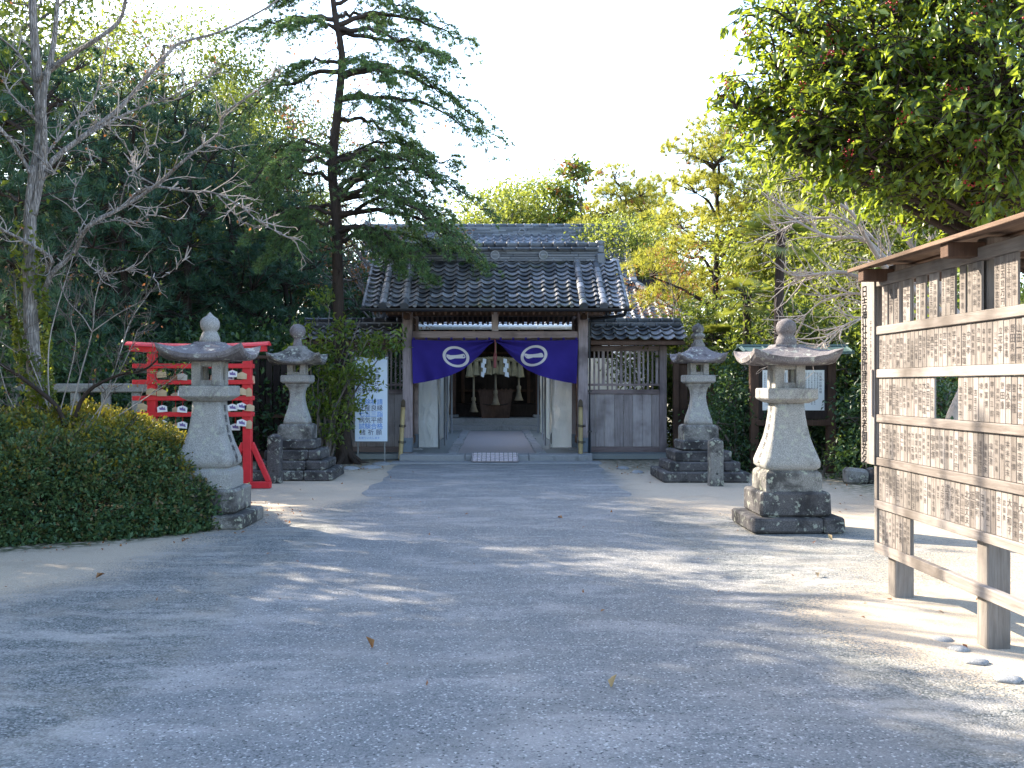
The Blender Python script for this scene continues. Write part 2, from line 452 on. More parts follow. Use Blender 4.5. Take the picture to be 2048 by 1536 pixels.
def sheet(name, xs, ys, z, mat, force=None, bump=.012):
    X, Y = np.meshgrid(xs, ys); nx = len(xs); ny = len(ys)
    near = (np.abs(X) < 12) & (Y < 24)
    Z = np.where(near, bump*wob(X, Y, 1.6, 5)*np.clip((20-Y)/6, 0, 1), 0)+z
    V = np.stack([X, Y, Z], -1).reshape(-1, 3)
    i = np.arange(ny-1)[:, None]*nx; j = np.arange(nx-1)[None, :]
    F = np.stack([i+j, i+j+1, i+nx+j+1, i+nx+j], -1).reshape(-1, 4)
    me = mesh_np(name, V, F, mat, smooth=True)
    g = gravel_cover(X, Y).ravel() if force is None else np.full(X.size, force)
    a = me.attributes.new('gravel', 'FLOAT', 'POINT'); a.data.foreach_set('value', g.astype(np.float32))
    dv = smooth01((1.85+.22*wob(X, Y, .9, 12)-np.abs(X))/.7+.5)*np.clip((22-Y)/2, 0, 1)
    a = me.attributes.new('drive', 'FLOAT', 'POINT'); a.data.foreach_set('value', dv.ravel().astype(np.float32))
    a = me.attributes.new('moss', 'FLOAT', 'POINT'); a.data.foreach_set('value', (moss_cover(X, Y).ravel() if force is None else np.zeros(X.size)).astype(np.float32))
    return tag(put(name, me), kind='structure')
sheet('ground', axis_steps(-9, 9, .15, 900), axis_steps(-3, 24, .15, 900), 0, M['ground'])
# the paved approach: crisp edges near the gate, buried under gravel further out
pys = np.arange(13.4, 20.62, .1)
def approach():
    V = []; F = []; n = 21
    for k, y in enumerate(pys):
        a = -1.93-.05*math.sin(y*1.7)-.03*math.sin(y*5.1); b = 1.93+.07*math.sin(y*1.3+1)+.03*math.sin(y*4.3)
        if y > 18.5: b += .1*(y-18.5)/2
        if y < 15.5:                                             # its near end runs out under the gravel
            f = (15.5-y)/2.1; a += .5*f*f; b -= .5*f*f
        for q in range(n):
            x = a+(b-a)*q/(n-1); V.append((x, y, (.006 if y > 15 else .006-.03*(15-y)/1.6)+.012*wob(np.array(x), np.array(y), 1.6, 5)*min(1, max(0, (20-y)/6))))
    for k in range(len(pys)-1):
        for q in range(n-1): F.append((k*n+q, k*n+q+1, (k+1)*n+q+1, (k+1)*n+q))
    me = mesh_np('approach_path', V, F, M['ground'], smooth=True)
    a = me.attributes.new('gravel', 'FLOAT', 'POINT'); a.data.foreach_set('value', np.full(len(V), .86, np.float32))
    a = me.attributes.new('moss', 'FLOAT', 'POINT'); a.data.foreach_set('value', np.zeros(len(V), np.float32))
    a = me.attributes.new('drive', 'FLOAT', 'POINT'); a.data.foreach_set('value', np.full(len(V), .95, np.float32))
    tag(put('approach_path', me), kind='structure')
approach()
FLOOR = .13
mb = MB(); mb.box(-5.6, 5.6, 21.75, 45, .02, FLOOR, 0, r=.4)
tag(mb.build('courtyard_ground', m_flat('courtyard_gravel', (.20, .215, .21), .95, .1, .35, 60, bump=.4)), kind='structure')
mb = MB()
V = [(-.80, 21.85, FLOOR+.006), (.86, 21.85, FLOOR+.006), (.86, 32.6, FLOOR+.006), (-.80, 32.6, FLOOR+.006)]
mb.add(V, [(0, 1, 2, 3)])
tag(mb.build('courtyard_path', m_flat('courtyard_paving', (.30, .275, .27), .95, .1, .3, 40, bump=.3)), kind='structure')
rng = random.Random(4)
mb = MB()
for sx in (-.92, .98):
    y = 21.9
    while y < 32.5:
        L = rng.uniform(.3, .75); w = rng.uniform(.09, .13)
        mb.box(sx-w, sx+w, y, y+L-.03, FLOOR-.03, FLOOR+.035, .02, jit=.012, rng=rng); y += L
tag(mb.build('courtyard_path_edging', M['kerbstone']), kind='structure')

# ------------------------------------------------------------------ tiled roofs
def tile_slope(mb, O, U, S, W, L, ncol, nrow, clip=None, amp=.032, th=.022, seed=0, mi=0, lap=.3):
    """wave tiles: O lower left corner, U along the eave, S up the slope"""
    rg = random.Random(seed); O = np.asarray(O, float); U = np.asarray(U, float); S = np.asarray(S, float)
    N = np.cross(U, S); N /= np.linalg.norm(N)
    K = 9; ts = np.linspace(0, 1, K)
    prof = np.where(ts < .66, -amp*.75*np.sin(PI*ts/.66), amp*1.05*np.sin(PI*(ts-.66)/.34))
    du = W/ncol; dv = L/nrow
    for r in range(nrow):
        for c in range(ncol):
            u0 = c*du; v0 = r*dv; v1 = v0+dv*(1+.12)
            if clip is not None and not clip(u0+du/2, v0+dv/2): continue
            j = rg.uniform(-.006, .006); ju = rg.uniform(-.006, .006); tl = rg.uniform(-.004, .004)
            V = []
            for k in range(K):
                h = prof[k]+tl*(ts[k]-.5)
                u = u0+ts[k]*du*1.02+ju
                V.append(O+U*u+S*(v0+j)+N*(h+th-.022))            # lip bottom
            for k in range(K): V.append(V[k]+N*.022)                # lip top
            for k in range(K):
                u = u0+ts[k]*du*1.02
                V.append(O+U*u+S*v1+N*(prof[k]))
            F = []
            for k in range(K-1):
                F.append((k, k+1, K+k+1, K+k)); F.append((K+k, K+k+1, 2*K+k+1, 2*K+k))
            mb.add(V, F, mi, rg.random())
def tile_column(mb, O, U, S, u, L, nrow, rad=.075, seed=0, mi=0):
    rg = random.Random(seed); N = np.cross(U, S); N = N/np.linalg.norm(N); O = np.asarray(O, float)
    dv = L/nrow
    for r in range(nrow):
        v0 = r*dv; v1 = v0+dv*1.06
        V = []; n = 9
        for (v, rr) in ((v0, rad*1.08), (v0, rad*1.08-.02), (v0, rad*1.08), (v1, rad*.93)):
            for k in range(n):
                a = PI*(k/(n-1)); V.append(O+np.asarray(U)*(u+rr*math.cos(a))+np.asarray(S)*v+N*(.01+rr*math.sin(a)))
        F = []
        for k in range(n-1):
            F.append((k, n+k, n+k+1, k+1)); F.append((2*n+k, 3*n+k, 3*n+k+1, 2*n+k+1))
        mb.add(V, F, mi, rg.random())
    # round end tile at the eave
    c = O+np.asarray(U)*u+N*.02-np.asarray(S)*.012; V = []
    for k in range(16):
        a = 2*PI*k/16; V.append(c+np.asarray(U)*rad*1.12*math.cos(a)+N*rad*1.12*math.sin(a))
    V2 = [p+np.asarray(S)*.05 for p in V]
    mb.rings([V2, V], mi, rg.random(), False)

def ridge_stack(x0, x1, y, z, courses, half, cap=.075, bumps=.26, axis='x', seed=0):
    """ridge: plain courses, a roll on top with ring joints"""
    rg = random.Random(seed); mb = MB()
    for k in range(courses):
        h = half*(1-.05*k)+(.03 if k in (0,) else 0)
        xx = x0
        while xx < x1-1e-6:
            e = min(x1, xx+rg.uniform(.5, .8)); mb.box(xx, e-.004, y-h, y+h, z+k*.055, z+k*.055+.05, .006); xx = e
    zt = z+courses*.055
    return mb, zt
def roll(mb, x0, x1, y, z, rad, step, seed=0, flat=.7):
    rg = random.Random(seed); x = x0; n = 12
    while x < x1-1e-6:
        e = min(x1, x+step)
        R = []
        for (xx, rr) in ((x, rad*1.18), (x+.05, rad*1.18), (x+.05, rad), (e, rad*.97)):
            R.append([(xx, y+rr*math.cos(2*PI*k/n), z+rr*math.sin(2*PI*k/n)*flat*1.25) for k in range(n)])
        mb.rings(R, 0, rg.random(), True); x = e

# ------------------------------------------------------------------ the gate
GY = 21.6                                                         # front faces of the main posts
gate = thing('shrine_gate', 'roofed wooden shrine gate with grey tiled gable roof across the approach', 'gate', (0, GY+.8, 0))
EZ, EY, RZ, RY = 3.17, GY-1.02, 4.34, GY+.85
XL, XR = -2.62, 2.64
sl_ = np.array([0, RY-EY, RZ-EZ]); SLL = np.linalg.norm(sl_); S1 = sl_/SLL; S2 = np.array([0, -S1[1], S1[2]])
U = np.array([1., 0, 0])
mb = MB()
tile_slope(mb, (XL, EY, EZ), U, S1, XR-XL, SLL, 20, 11, seed=1, amp=.034, th=.052)
tile_slope(mb, (XR, 2*RY-EY, EZ), -U, S2, XR-XL, SLL, 20, 11, seed=2)
for k, u in enumerate((.36, .80, XR-XL-.86, XR-XL-.45)):
    tile_column(mb, (XL, EY, EZ), U, S1, u, SLL, 9, .078, seed=20+k)
for u in (.36, XR-XL-.45): tile_column(mb, (XR, 2*RY-EY, EZ), -U, S2, u, SLL, 9, .078, seed=30)
for k in range(20):                                               # small round ends on the ordinary rolls of the eave
    u = (k+.83)*(XR-XL)/20; c = np.array([XL+u, EY-.004, EZ+.035]); n = 12
    V = [c+np.array([.047*math.cos(2*PI*q/n), 0, .047*math.sin(2*PI*q/n)]) for q in range(n)]
    mb.rings([[p+np.array([0, .06, .03]) for p in V], V], 0, .4, False)
roof = mb.build('roof', M['tile'], gate)
for sx, x in ((-1, XL), (1, XR)):                                 # verge tiles hang over both gables
    mb = MB()
    for SS, y0 in ((S1, EY), (S2, 2*RY-EY)):
        for r in range(11):
            a = np.array([x, y0, EZ])+SS*(r*SLL/11); b = a+SS*(SLL/11*1.05)
            N = np.array([0, -SS[2], SS[1]]) if SS[1] > 0 else np.array([0, SS[2], -SS[1]])
            N = np.array([0, -SS[2]*np.sign(SS[1]), abs(SS[1])])
            mb.obox((a+b)/2+N*.0+np.array([sx*.03, 0, -.03+.006*(r % 2)]), np.array([[1, 0, 0], SS, N]), (.035, np.linalg.norm(b-a)/2, .065), .015)
    mb.build('verge_tile', M['tile'], roof)
mb, zt = ridge_stack(-2.26, 2.26, RY, RZ-.05, 5, .17, seed=3)
roll(mb, -2.24, 2.24, RY-.14, RZ-.03, .045, .29, 1); roll(mb, -2.24, 2.24, RY-.15, zt+.0, .04, .30, 2)
roll(mb, -2.3, 2.3, RY, zt+.10, .075, .255, 3)
mb.box(-2.26, 2.26, RY-.13, RY+.13, zt+.0, zt+.045, .01)
ridge = mb.build('ridge', M['ridgetile'], roof)
def ring_mark(mb, c, r0, r1, th, n=32, rx=1, rz=1):
    for k in range(n):
        a, b = 2*PI*k/n, 2*PI*(k+1)/n
        q = [np.array(c)+np.array([rr*math.cos(t)*rx, 0, rr*math.sin(t)*rz]) for t in (a, b) for rr in (r0, r1)]
        f = [p+np.array([0, -th, 0]) for p in q]
        mb.add(q+f, [(4, 5, 7, 6), (1, 3, 7, 5), (0, 4, 6, 2)], 0, .8)
for cx in (.0, 1.05):
    mb = MB(); c = (cx, RY-.185, RZ+.085)
    n = 24; mb.rings([[(c[0]+.10*math.cos(2*PI*k/n), c[1]+d, c[2]+.10*math.sin(2*PI*k/n)) for k in range(n)] for d in (.03, -.012)], 0, .3, False)
    ring_mark(mb, (c[0], c[1]-.012, c[2]), .078, .098, .012)
    mb.box(c[0]-.06, c[0]+.06, c[1]-.024, c[1]-.01, c[2]-.014, c[2]+.014, .004, r=.8)
    mb.build('crest', M['tile'], ridge)
for sx in (-1, 1):                                                # demon tiles at the ridge ends
    mb = MB(); x = sx*2.30
    mb.box(x-.10, x+.10, RY-.24, RY+.24, RZ-.12, RZ+.12, .03); mb.box(x-.085, x+.085, RY-.17, RY+.17, RZ+.12, RZ+.30, .05)
    mb.lathe([(.0, 0), (.10, .0), (.10, .12), (.085, .14), (0, .145)], 14, (x, RY, RZ+.28))
    mb.build('ridge_end_tile', M['tile'], ridge)
mb = MB()                                                         # soffit boards and rafters
for SS, y0, sg in ((S1, EY, 1), (S2, 2*RY-EY, -1)):
    a = np.array([0, y0+sg*.05, EZ-.075]); b = np.array([0, RY-sg*.005, RZ-.085]); N = np.cross(U, SS)
    mb.obox((a+b)/2, np.array([U, SS, N]), ((XR-XL)/2-.12, np.linalg.norm(b-a)/2, .012), 0, r=.3)
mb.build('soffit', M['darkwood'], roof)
mb = MB()
for k in range(42):
    x = XL+.2+k*(XR-XL-.4)/41
    for SS, y0, sg in ((S1, EY, 1), (S2, 2*RY-EY, -1)):
        a = np.array([x, y0+sg*.07, EZ-.125]); b = np.array([x, RY-sg*.02, RZ-.135]); mb.beam(a, b, .045, .06, .005)
raf = mb.build('rafters', M['brownwood'], roof)
mb = MB(); mb.box(XL+.1, XR-.1, EY+.03, EY+.07, EZ-.10, EZ-.03, .006); mb.build('fascia', M['darkwood'], roof)
mb = MB()                                                         # half-round gutter along the front eave
n = 9
V = []; 
for x in (XL-.06, XR+.10):
    for k in range(n): a = PI+PI*k/(n-1); V.append((x, EY-.06+.058*math.cos(a), EZ-.035+.055*math.sin(a)))
    for k in range(n)[::-1]: a = PI+PI*k/(n-1); V.append((x, EY-.06+.05*math.cos(a), EZ-.035+.047*math.sin(a)))
m = 2*n
mb.add(V, [(i, (i+1) % m, m+(i+1) % m, m+i) for i in range(m)]+[tuple(range(m))[::-1], tuple(range(m, 2*m))])
gut = mb.build('gutter', M['gutter'], gate)
mb = MB()
mb.tube([(XR-.02, EY-.06, EZ-.09), (XR-.05, EY-.02, EZ-.17), (2.02, GY+.02, 2.98), (2.00, GY+.04, 2.85), (2.00, GY+.04, .10), (2.0, GY-.02, .05)], .034, 10)
for z in (2.6, 1.45, .6): mb.box(1.955, 2.045, GY+.0, GY+.085, z, z+.035, .004)
mb.build('downpipe', M['gutter'], gate)
PXs = (-1.85, 1.86)
posts = []
for x in PXs:
    for y in (GY, GY+1.62):
        mb = MB(); mb.box(x-.105, x+.105, y, y+.21, .16, 3.16, .02)
        p = mb.build('post', M['wood'], gate); posts.append((x, y, p))
        mb = MB(); mb.box(x-.20, x+.20, y-.10, y+.31, .0, .165, .04, jit=.015); mb.build('foundation_stone', M['kerbstone'], p)
        mb = MB(); mb.box(x-.112, x+.112, y-.007, y+.217, .168, .50, .02); mb.build('post_shoe', m_flat('blue_grey_copper', (.10, .125, .16), .5, .5, .45, 14, metal=.3), p)
mb = MB(); mb.box(-1.743, 1.753, GY+.03, GY+.17, 2.57, 2.74, .015); mb.build('crossbeam', M['wood_x'], gate)
mb = MB(); mb.box(-1.743, 1.753, GY+1.65, GY+1.79, 2.60, 2.76, .015); mb.build('crossbeam', M['wood_x'], gate)
mb = MB(); mb.box(-2.45, 2.47, GY-.01, GY+.22, 3.165, 3.33, .015); mb.build('purlin', M['brownwood'], gate)
mb = MB(); mb.box(-2.45, 2.47, GY+1.61, GY+1.84, 3.165, 3.33, .015); mb.build('purlin', M['brownwood'], gate)
mb = MB(); mb.box(-2.4, 2.42, RY-.09, RY+.09, 3.98, 4.16, .015); mb.build('ridge_beam', M['brownwood'], gate)
mb = MB(); mb.box(-.07, .07, GY+.04, GY+.16, 2.742, 3.163, .012); mb.build('strut', M['plank'], gate)
for x in PXs:
    mb = MB(); mb.box(x-.055, x+.055, GY+.212, GY+1.618, 2.80, 2.95, .01); mb.box(x-.05, x+.05, GY+.212, GY+1.618, .30, .46, .01)
    mb.box(x-.06, x+.06, GY-.35, GY+1.99, 2.975, 3.10, .012)
    mb.build('side_beam', M['brownwood'], gate)
    mb = MB(); mb.box(x-.10, x+.10, RY-.07, RY+.07, 3.1, 3.99, .012); mb.build('king_post', M['brownwood'], gate)
    mb = MB(); mb.box(x-.02, x+.02, GY+.215, GY+1.615, .46, 2.80, .0); mb.build('side_panel', M['brownwood'], gate)
mb = MB()                                                         # long threshold stones: riser and top step
xs = [-1.98, -.62, .70, 2.02]
for a, b in zip(xs[:-1], xs[1:]): mb.box(a, b-.006, GY-.42, GY+.16, .01, .155, .015)
mb.build('stone_step', M['kerbstone'], gate)
mb = MB(); mb.box(-2.12, 2.16, GY-.98, GY-.425, -.02, .035, .012); mb.build('apron_slab', M['kerbstone'], gate)

# grating ramp on the threshold
ramp = thing('metal_grating', 'pale metal grating ramp lying on the gate threshold', 'grating', (0, GY-.8, .04))
mb = MB(); a = np.array([0, GY-.93, .055]); b = np.array([0, GY-.36, .19]); d = (b-a)/np.linalg.norm(b-a)
for k in range(4):
    c = a+(b-a)*(k+.5)/4; mb.obox(c, np.array([U, d, np.cross(U, d)]), (.47, .050, .012), .004, r=.6)
mb.build('slats', m_flat('worn_pink_slats', (.50, .43, .44), .7, .3, .2), ramp)
mb = MB()
mb.obox((a+b)/2-np.array([0, 0, .022]), np.array([U, d, np.cross(U, d)]), (.48, .30, .006), .002)  # dark sheet and strips stand in for shade in the grating gaps
for k in range(11):
    x = -.45+k*.9/10; mb.obox((a+b)/2+np.array([x, 0, .012]), np.array([U, d, np.cross(U, d)]), (.008, .30, .004), .002)
mb.build('gap_shade', M['gutter'], ramp)

# bamboo flower holders tied to the posts
for x, lab in ((-1.99, 'bamboo tube tied with black cord to the gate post beside the white signboard'), (1.80, 'bamboo tube tied with black cord to the gate post beside the black downpipe')):
    t = thing('bamboo_tube', lab, 'bamboo holder', (x, GY-.10, 0), group='bamboo tubes tied to the gate posts')
    lean = .06 if x < 0 else 0.0
    mb = MB(); pts = []; rd = []
    for k in range(12):
        z = .04+k*1.1/11; pts.append((x+lean*k/11, GY-.07+.0*k, z)); rd.append(.05 if k in (3, 6, 9) else .046)
    mb.tube(pts, rd, 14); top = np.array(pts[-1])
    R = [[top+np.array([.046*math.cos(2*PI*k/14), .046*math.sin(2*PI*k/14), dz+(.075*math.sin(2*PI*k/14) if dz else 0)]) for k in range(14)] for dz in (0, .085)]
    mb.rings(R, 1, .2, False, cap1=True)
    mb.build('tube', [M['bamboo'], m_flat('bamboo_mouth', (.07, .05, .03))], t)
    mb = MB()
    for z in (.40, .74):
        n = 20
        for dz in (-.014, .014):
            c = pts[int((z-.04)/1.1*11)]
            R = [(c[0]+.058*math.cos(2*PI*k/n), c[1]+.058*math.sin(2*PI*k/n), z+dz+.008*math.sin(4*PI*k/n)) for k in range(n+1)]
            mb.tube(R, .008, 5)
            mb.tube([(c[0]-.055, c[1]+.02, z+dz), (x-.06 if x > 0 else x-.02, GY+.03, z+dz+.01), (x+.11, GY-.012, z+dz)], .007, 5)
    mb.build('cord', M['gutter'], t)

# purple curtain gathered at the middle
CY = GY-.06
def cur_y(x, z):
    """folds fan out from the gathering point at the top middle"""
    dx, dz = np.abs(x), 2.545-z
    a = np.arctan2(dz, dx+.02); d = np.hypot(dx, dz)
    return CY-.030*np.sin(a*13+dx*2)*np.minimum(1, .55/(d+.12))*1.6-.075*np.sin(dx*6.2+1+dz)*dz*1.2+.03*np.sin(dx*15+dz*5)*dz*.9
cur = thing('shrine_curtain', 'purple curtain with two ring crests gathered up under the gate beam', 'curtain', (0, CY, 2.55))
bx = np.array([1.74, 1.5, 1.2, .95, .70, .48, .30, .15, .0]); bz = np.array([1.63, 1.665, 1.725, 1.80, 1.92, 2.09, 2.26, 2.42, 2.52])
for sg in (-1, 1):
    nu, nv = 90, 46; V = []; F = []
    for i in range(nu+1):
        u = i/nu; xt = 1.745*(1-u)+.01
        for j in range(nv+1):
            v = j/nv
            zt = 2.555-.025*math.sin(PI*u)
            zb = float(np.interp(xt, bx[::-1], bz[::-1])); x = xt-.03*v*(1-u)*(1 if sg < 0 else 1.4)
            z = zt+(zb-zt)*v; V.append((sg*x, float(cur_y(np.array(x), np.array(z))), z))
    for i in range(nu):
        for j in range(nv):
            q = (i*(nv+1)+j, (i+1)*(nv+1)+j, (i+1)*(nv+1)+j+1, i*(nv+1)+j+1); F.append(q if sg < 0 else q[::-1])
    mb = MB(); mb.add(V, F, 0, .5, True)
    o = mb.build('curtain_half', M['purple'], cur)
    # crest: a leaning ring with a brush-stroke bar
    mb = MB(); cx, cz, ra, rb, til = (.82*sg), 2.195+(.02 if sg > 0 else 0), .285, .215, (-.28 if sg < 0 else .30)
    def cp(x, z): return (x, float(cur_y(np.abs(np.array(x)), np.array(z)))-.007, z)
    n = 64; ca, sa = math.cos(til), math.sin(til)
    for k in range(n):
        q = []
        for t in (2*PI*k/n, 2*PI*(k+1)/n):
            for s_ in (1.0, .89, .78):
                p, w = ra*s_*math.cos(t), rb*s_*math.sin(t); q.append(cp(cx+p*ca-w*sa, cz+p*sa+w*ca))
        mb.add(q, [(0, 1, 4, 3), (1, 2, 5, 4)], 0, .5, True)
    bar = [(-.20, .048, -.005), (-.15, .040, -.055), (-.11, .030, -.062), (-.02, .032, -.035), (.08, .045, -.035), (.155, .062, -.035), (.185, .04, -.03), (.20, .0, -.012)]
    prev = None
    for (p, w0, w1) in bar:
        if sg > 0: p = p
        q = [cp(cx+(p*(1 if sg < 0 else -1) if False else p), cz+w0-.0), cp(cx+p, cz+w1)]
        if prev: mb.add(prev+q, [(0, 1, 3, 2)], 0, .5, True)
        prev = q
    mb.build('crest', M['crest'], o)
    mb = MB()
    for k in range(7):                                            # loops over the curtain rod
        x = sg*(.12+k*.265); mb.box(x-.022, x+.022, CY-.016, CY+.016, 2.545, 2.60, .005)
    mb.build('loop', M['purple'], o)
mb = MB(); mb.tube([(-1.74, CY, 2.59), (-.9, CY, 2.578), (0, CY, 2.572), (.9, CY, 2.578), (1.74, CY, 2.59)], .011, 8); mb.build('rod', M['brownwood'], cur)
mb = MB()
mb.tube([(0, CY-.05, 2.57), (.006, CY-.07, 2.4), (0, CY-.06, 2.2)], .014, 6)
mb.tube([(-.012, CY-.06, 2.26), (-.03, CY-.07, 2.17), (.0, CY-.07, 2.10), (.03, CY-.07, 2.17), (.012, CY-.06, 2.26)], .02, 6)
mb.lathe([(.012, .1), (.03, .06), (.034, -.09), (.03, -.1)], 12, (0, CY-.065, 2.06))
mb.build('tassel_cord', m_flat('faded_red_cord', (.20, .06, .06), .8), cur)

# ------------------------------------------------------------------ wing walls beside the gate
def wing(sg, x0, x1, label, seed):
    w = thing('wing_wall', label, 'wall', (sg*(x0+x1)/2, GY+.9, 0))
    Y0 = GY+.84
    X = lambda a: sg*a
    mb = MB()
    for a in np.arange(x0+.02, x1-.05, .205):
        e = min(a+.2, x1-.04); mb.box(X(a), X(e), Y0+.012, Y0+.045, .25, 1.40, .004)
    mb.build('boarding', M['plank'], w)
    mb = MB(); 
    mb.box(X(x0), X(x1), Y0-.012, Y0+.075, 1.40, 1.50, .006); mb.box(X(x0), X(x1), Y0-.01, Y0+.07, .13, .25, .006)
    mb.box(X(x0), X(x1), Y0-.01, Y0+.07, 2.34, 2.46, .006); mb.box(X(x0), X(x1), Y0+.0, Y0+.06, 1.58, 1.63, .004)
    mb.build('rail', M['wood_x'], w)
    mb = MB()
    k = 0
    for a in np.arange(x0+.10, x1-.06, .098):
        if (k % 4) == 3: mb.box(X(a-.03), X(a+.03), Y0+.0, Y0+.055, 1.63, 2.34, .004)
        else: mb.box(X(a-.019), X(a+.019), Y0+.008, Y0+.048, 1.50, 2.34, .004)
        k += 1
    mb.build('lattice', M['wood'], w)
    for a in (x1,):
        mb = MB(); mb.box(X(a-.06), X(a+.10), Y0-.045, Y0+.115, .02, 2.47, .012); mb.build('post', M['wood'], w)
    mb = MB()
    for a in (x0+.2, (x0+x1)/2+.1, x1-.1): mb.box(X(a-.12), X(a+.12), Y0-.06, Y0+.12, -.02, .13, .03)
    mb.build('footing_stone', M['darkstone'], w)
    # little tiled roof
    ex = x1+.46; ey, ez, ry, rz = Y0-.58, 2.56, Y0+.03, 2.90
    s = np.array([0, ry-ey, rz-ez]); L = np.linalg.norm(s); s /= L; s2 = np.array([0, -s[1], s[2]])
    mb = MB(); W = ex-x0+.12
    O = (x0-.12, ey, ez) if sg > 0 else (-ex, ey, ez)
    nc = round(W/.255)
    tile_slope(mb, O, U, s, W, L, nc, 3, seed=seed, amp=.036, th=.055)
    O2 = (O[0]+W, 2*ry-ey, ez); tile_slope(mb, O2, -U, s2, W, L, nc, 3, seed=seed+1)
    r_ = mb.build('roof', M['tile'], w)
    a0, a1 = (x0-.1, ex-.05) if sg > 0 else (-ex+.05, -x0+.1)
    mb, zt = ridge_stack(a0, a1, ry, rz-.03, 2, .11, seed=seed)
    roll(mb, a0, a1, ry, zt+.035, .062, .25, seed); roll(mb, a0, a1, ry-.12, rz-.0, .04, .27, seed+2)
    mb.build('ridge', M['ridgetile'], r_)
    mb = MB(); xa, xb = min(O[0], O[0]+W), max(O[0], O[0]+W)
    mb.box(xa+.06, xb-.06, ey+.05, ey+.09, ez-.10, ez-.02, .004)
    for y in (Y0+.03,): mb.box(xa+.1, xb-.1, y-.06, y+.06, 2.47, 2.62, .006)
    n = int(W/.3)
    for k in range(n+1): x = xa+.12+(W-.24)*k/n; mb.beam((x, ey+.07, ez-.08), (x, ry, rz-.10), .045, .055, .004); mb.beam((x, 2*ry-ey-.07, ez-.08), (x, ry, rz-.10), .045, .055, .004)
    mb.beam(((xa+xb)/2, ey+.06, ez-.035), ((xa+xb)/2, ry, rz-.05), W-.14, .014); mb.beam(((xa+xb)/2, 2*ry-ey-.06, ez-.035), ((xa+xb)/2, ry, rz-.05), W-.14, .014)
    mb.build('eaves_timber', M['brownwood'], r_)
wing(1, 1.98, 3.66, 'timber wing wall with lattice window and tiled coping beside the downpipe', 41)
wing(-1, 1.98, 3.75, 'timber wing wall with lattice window standing behind the white signboard', 51)

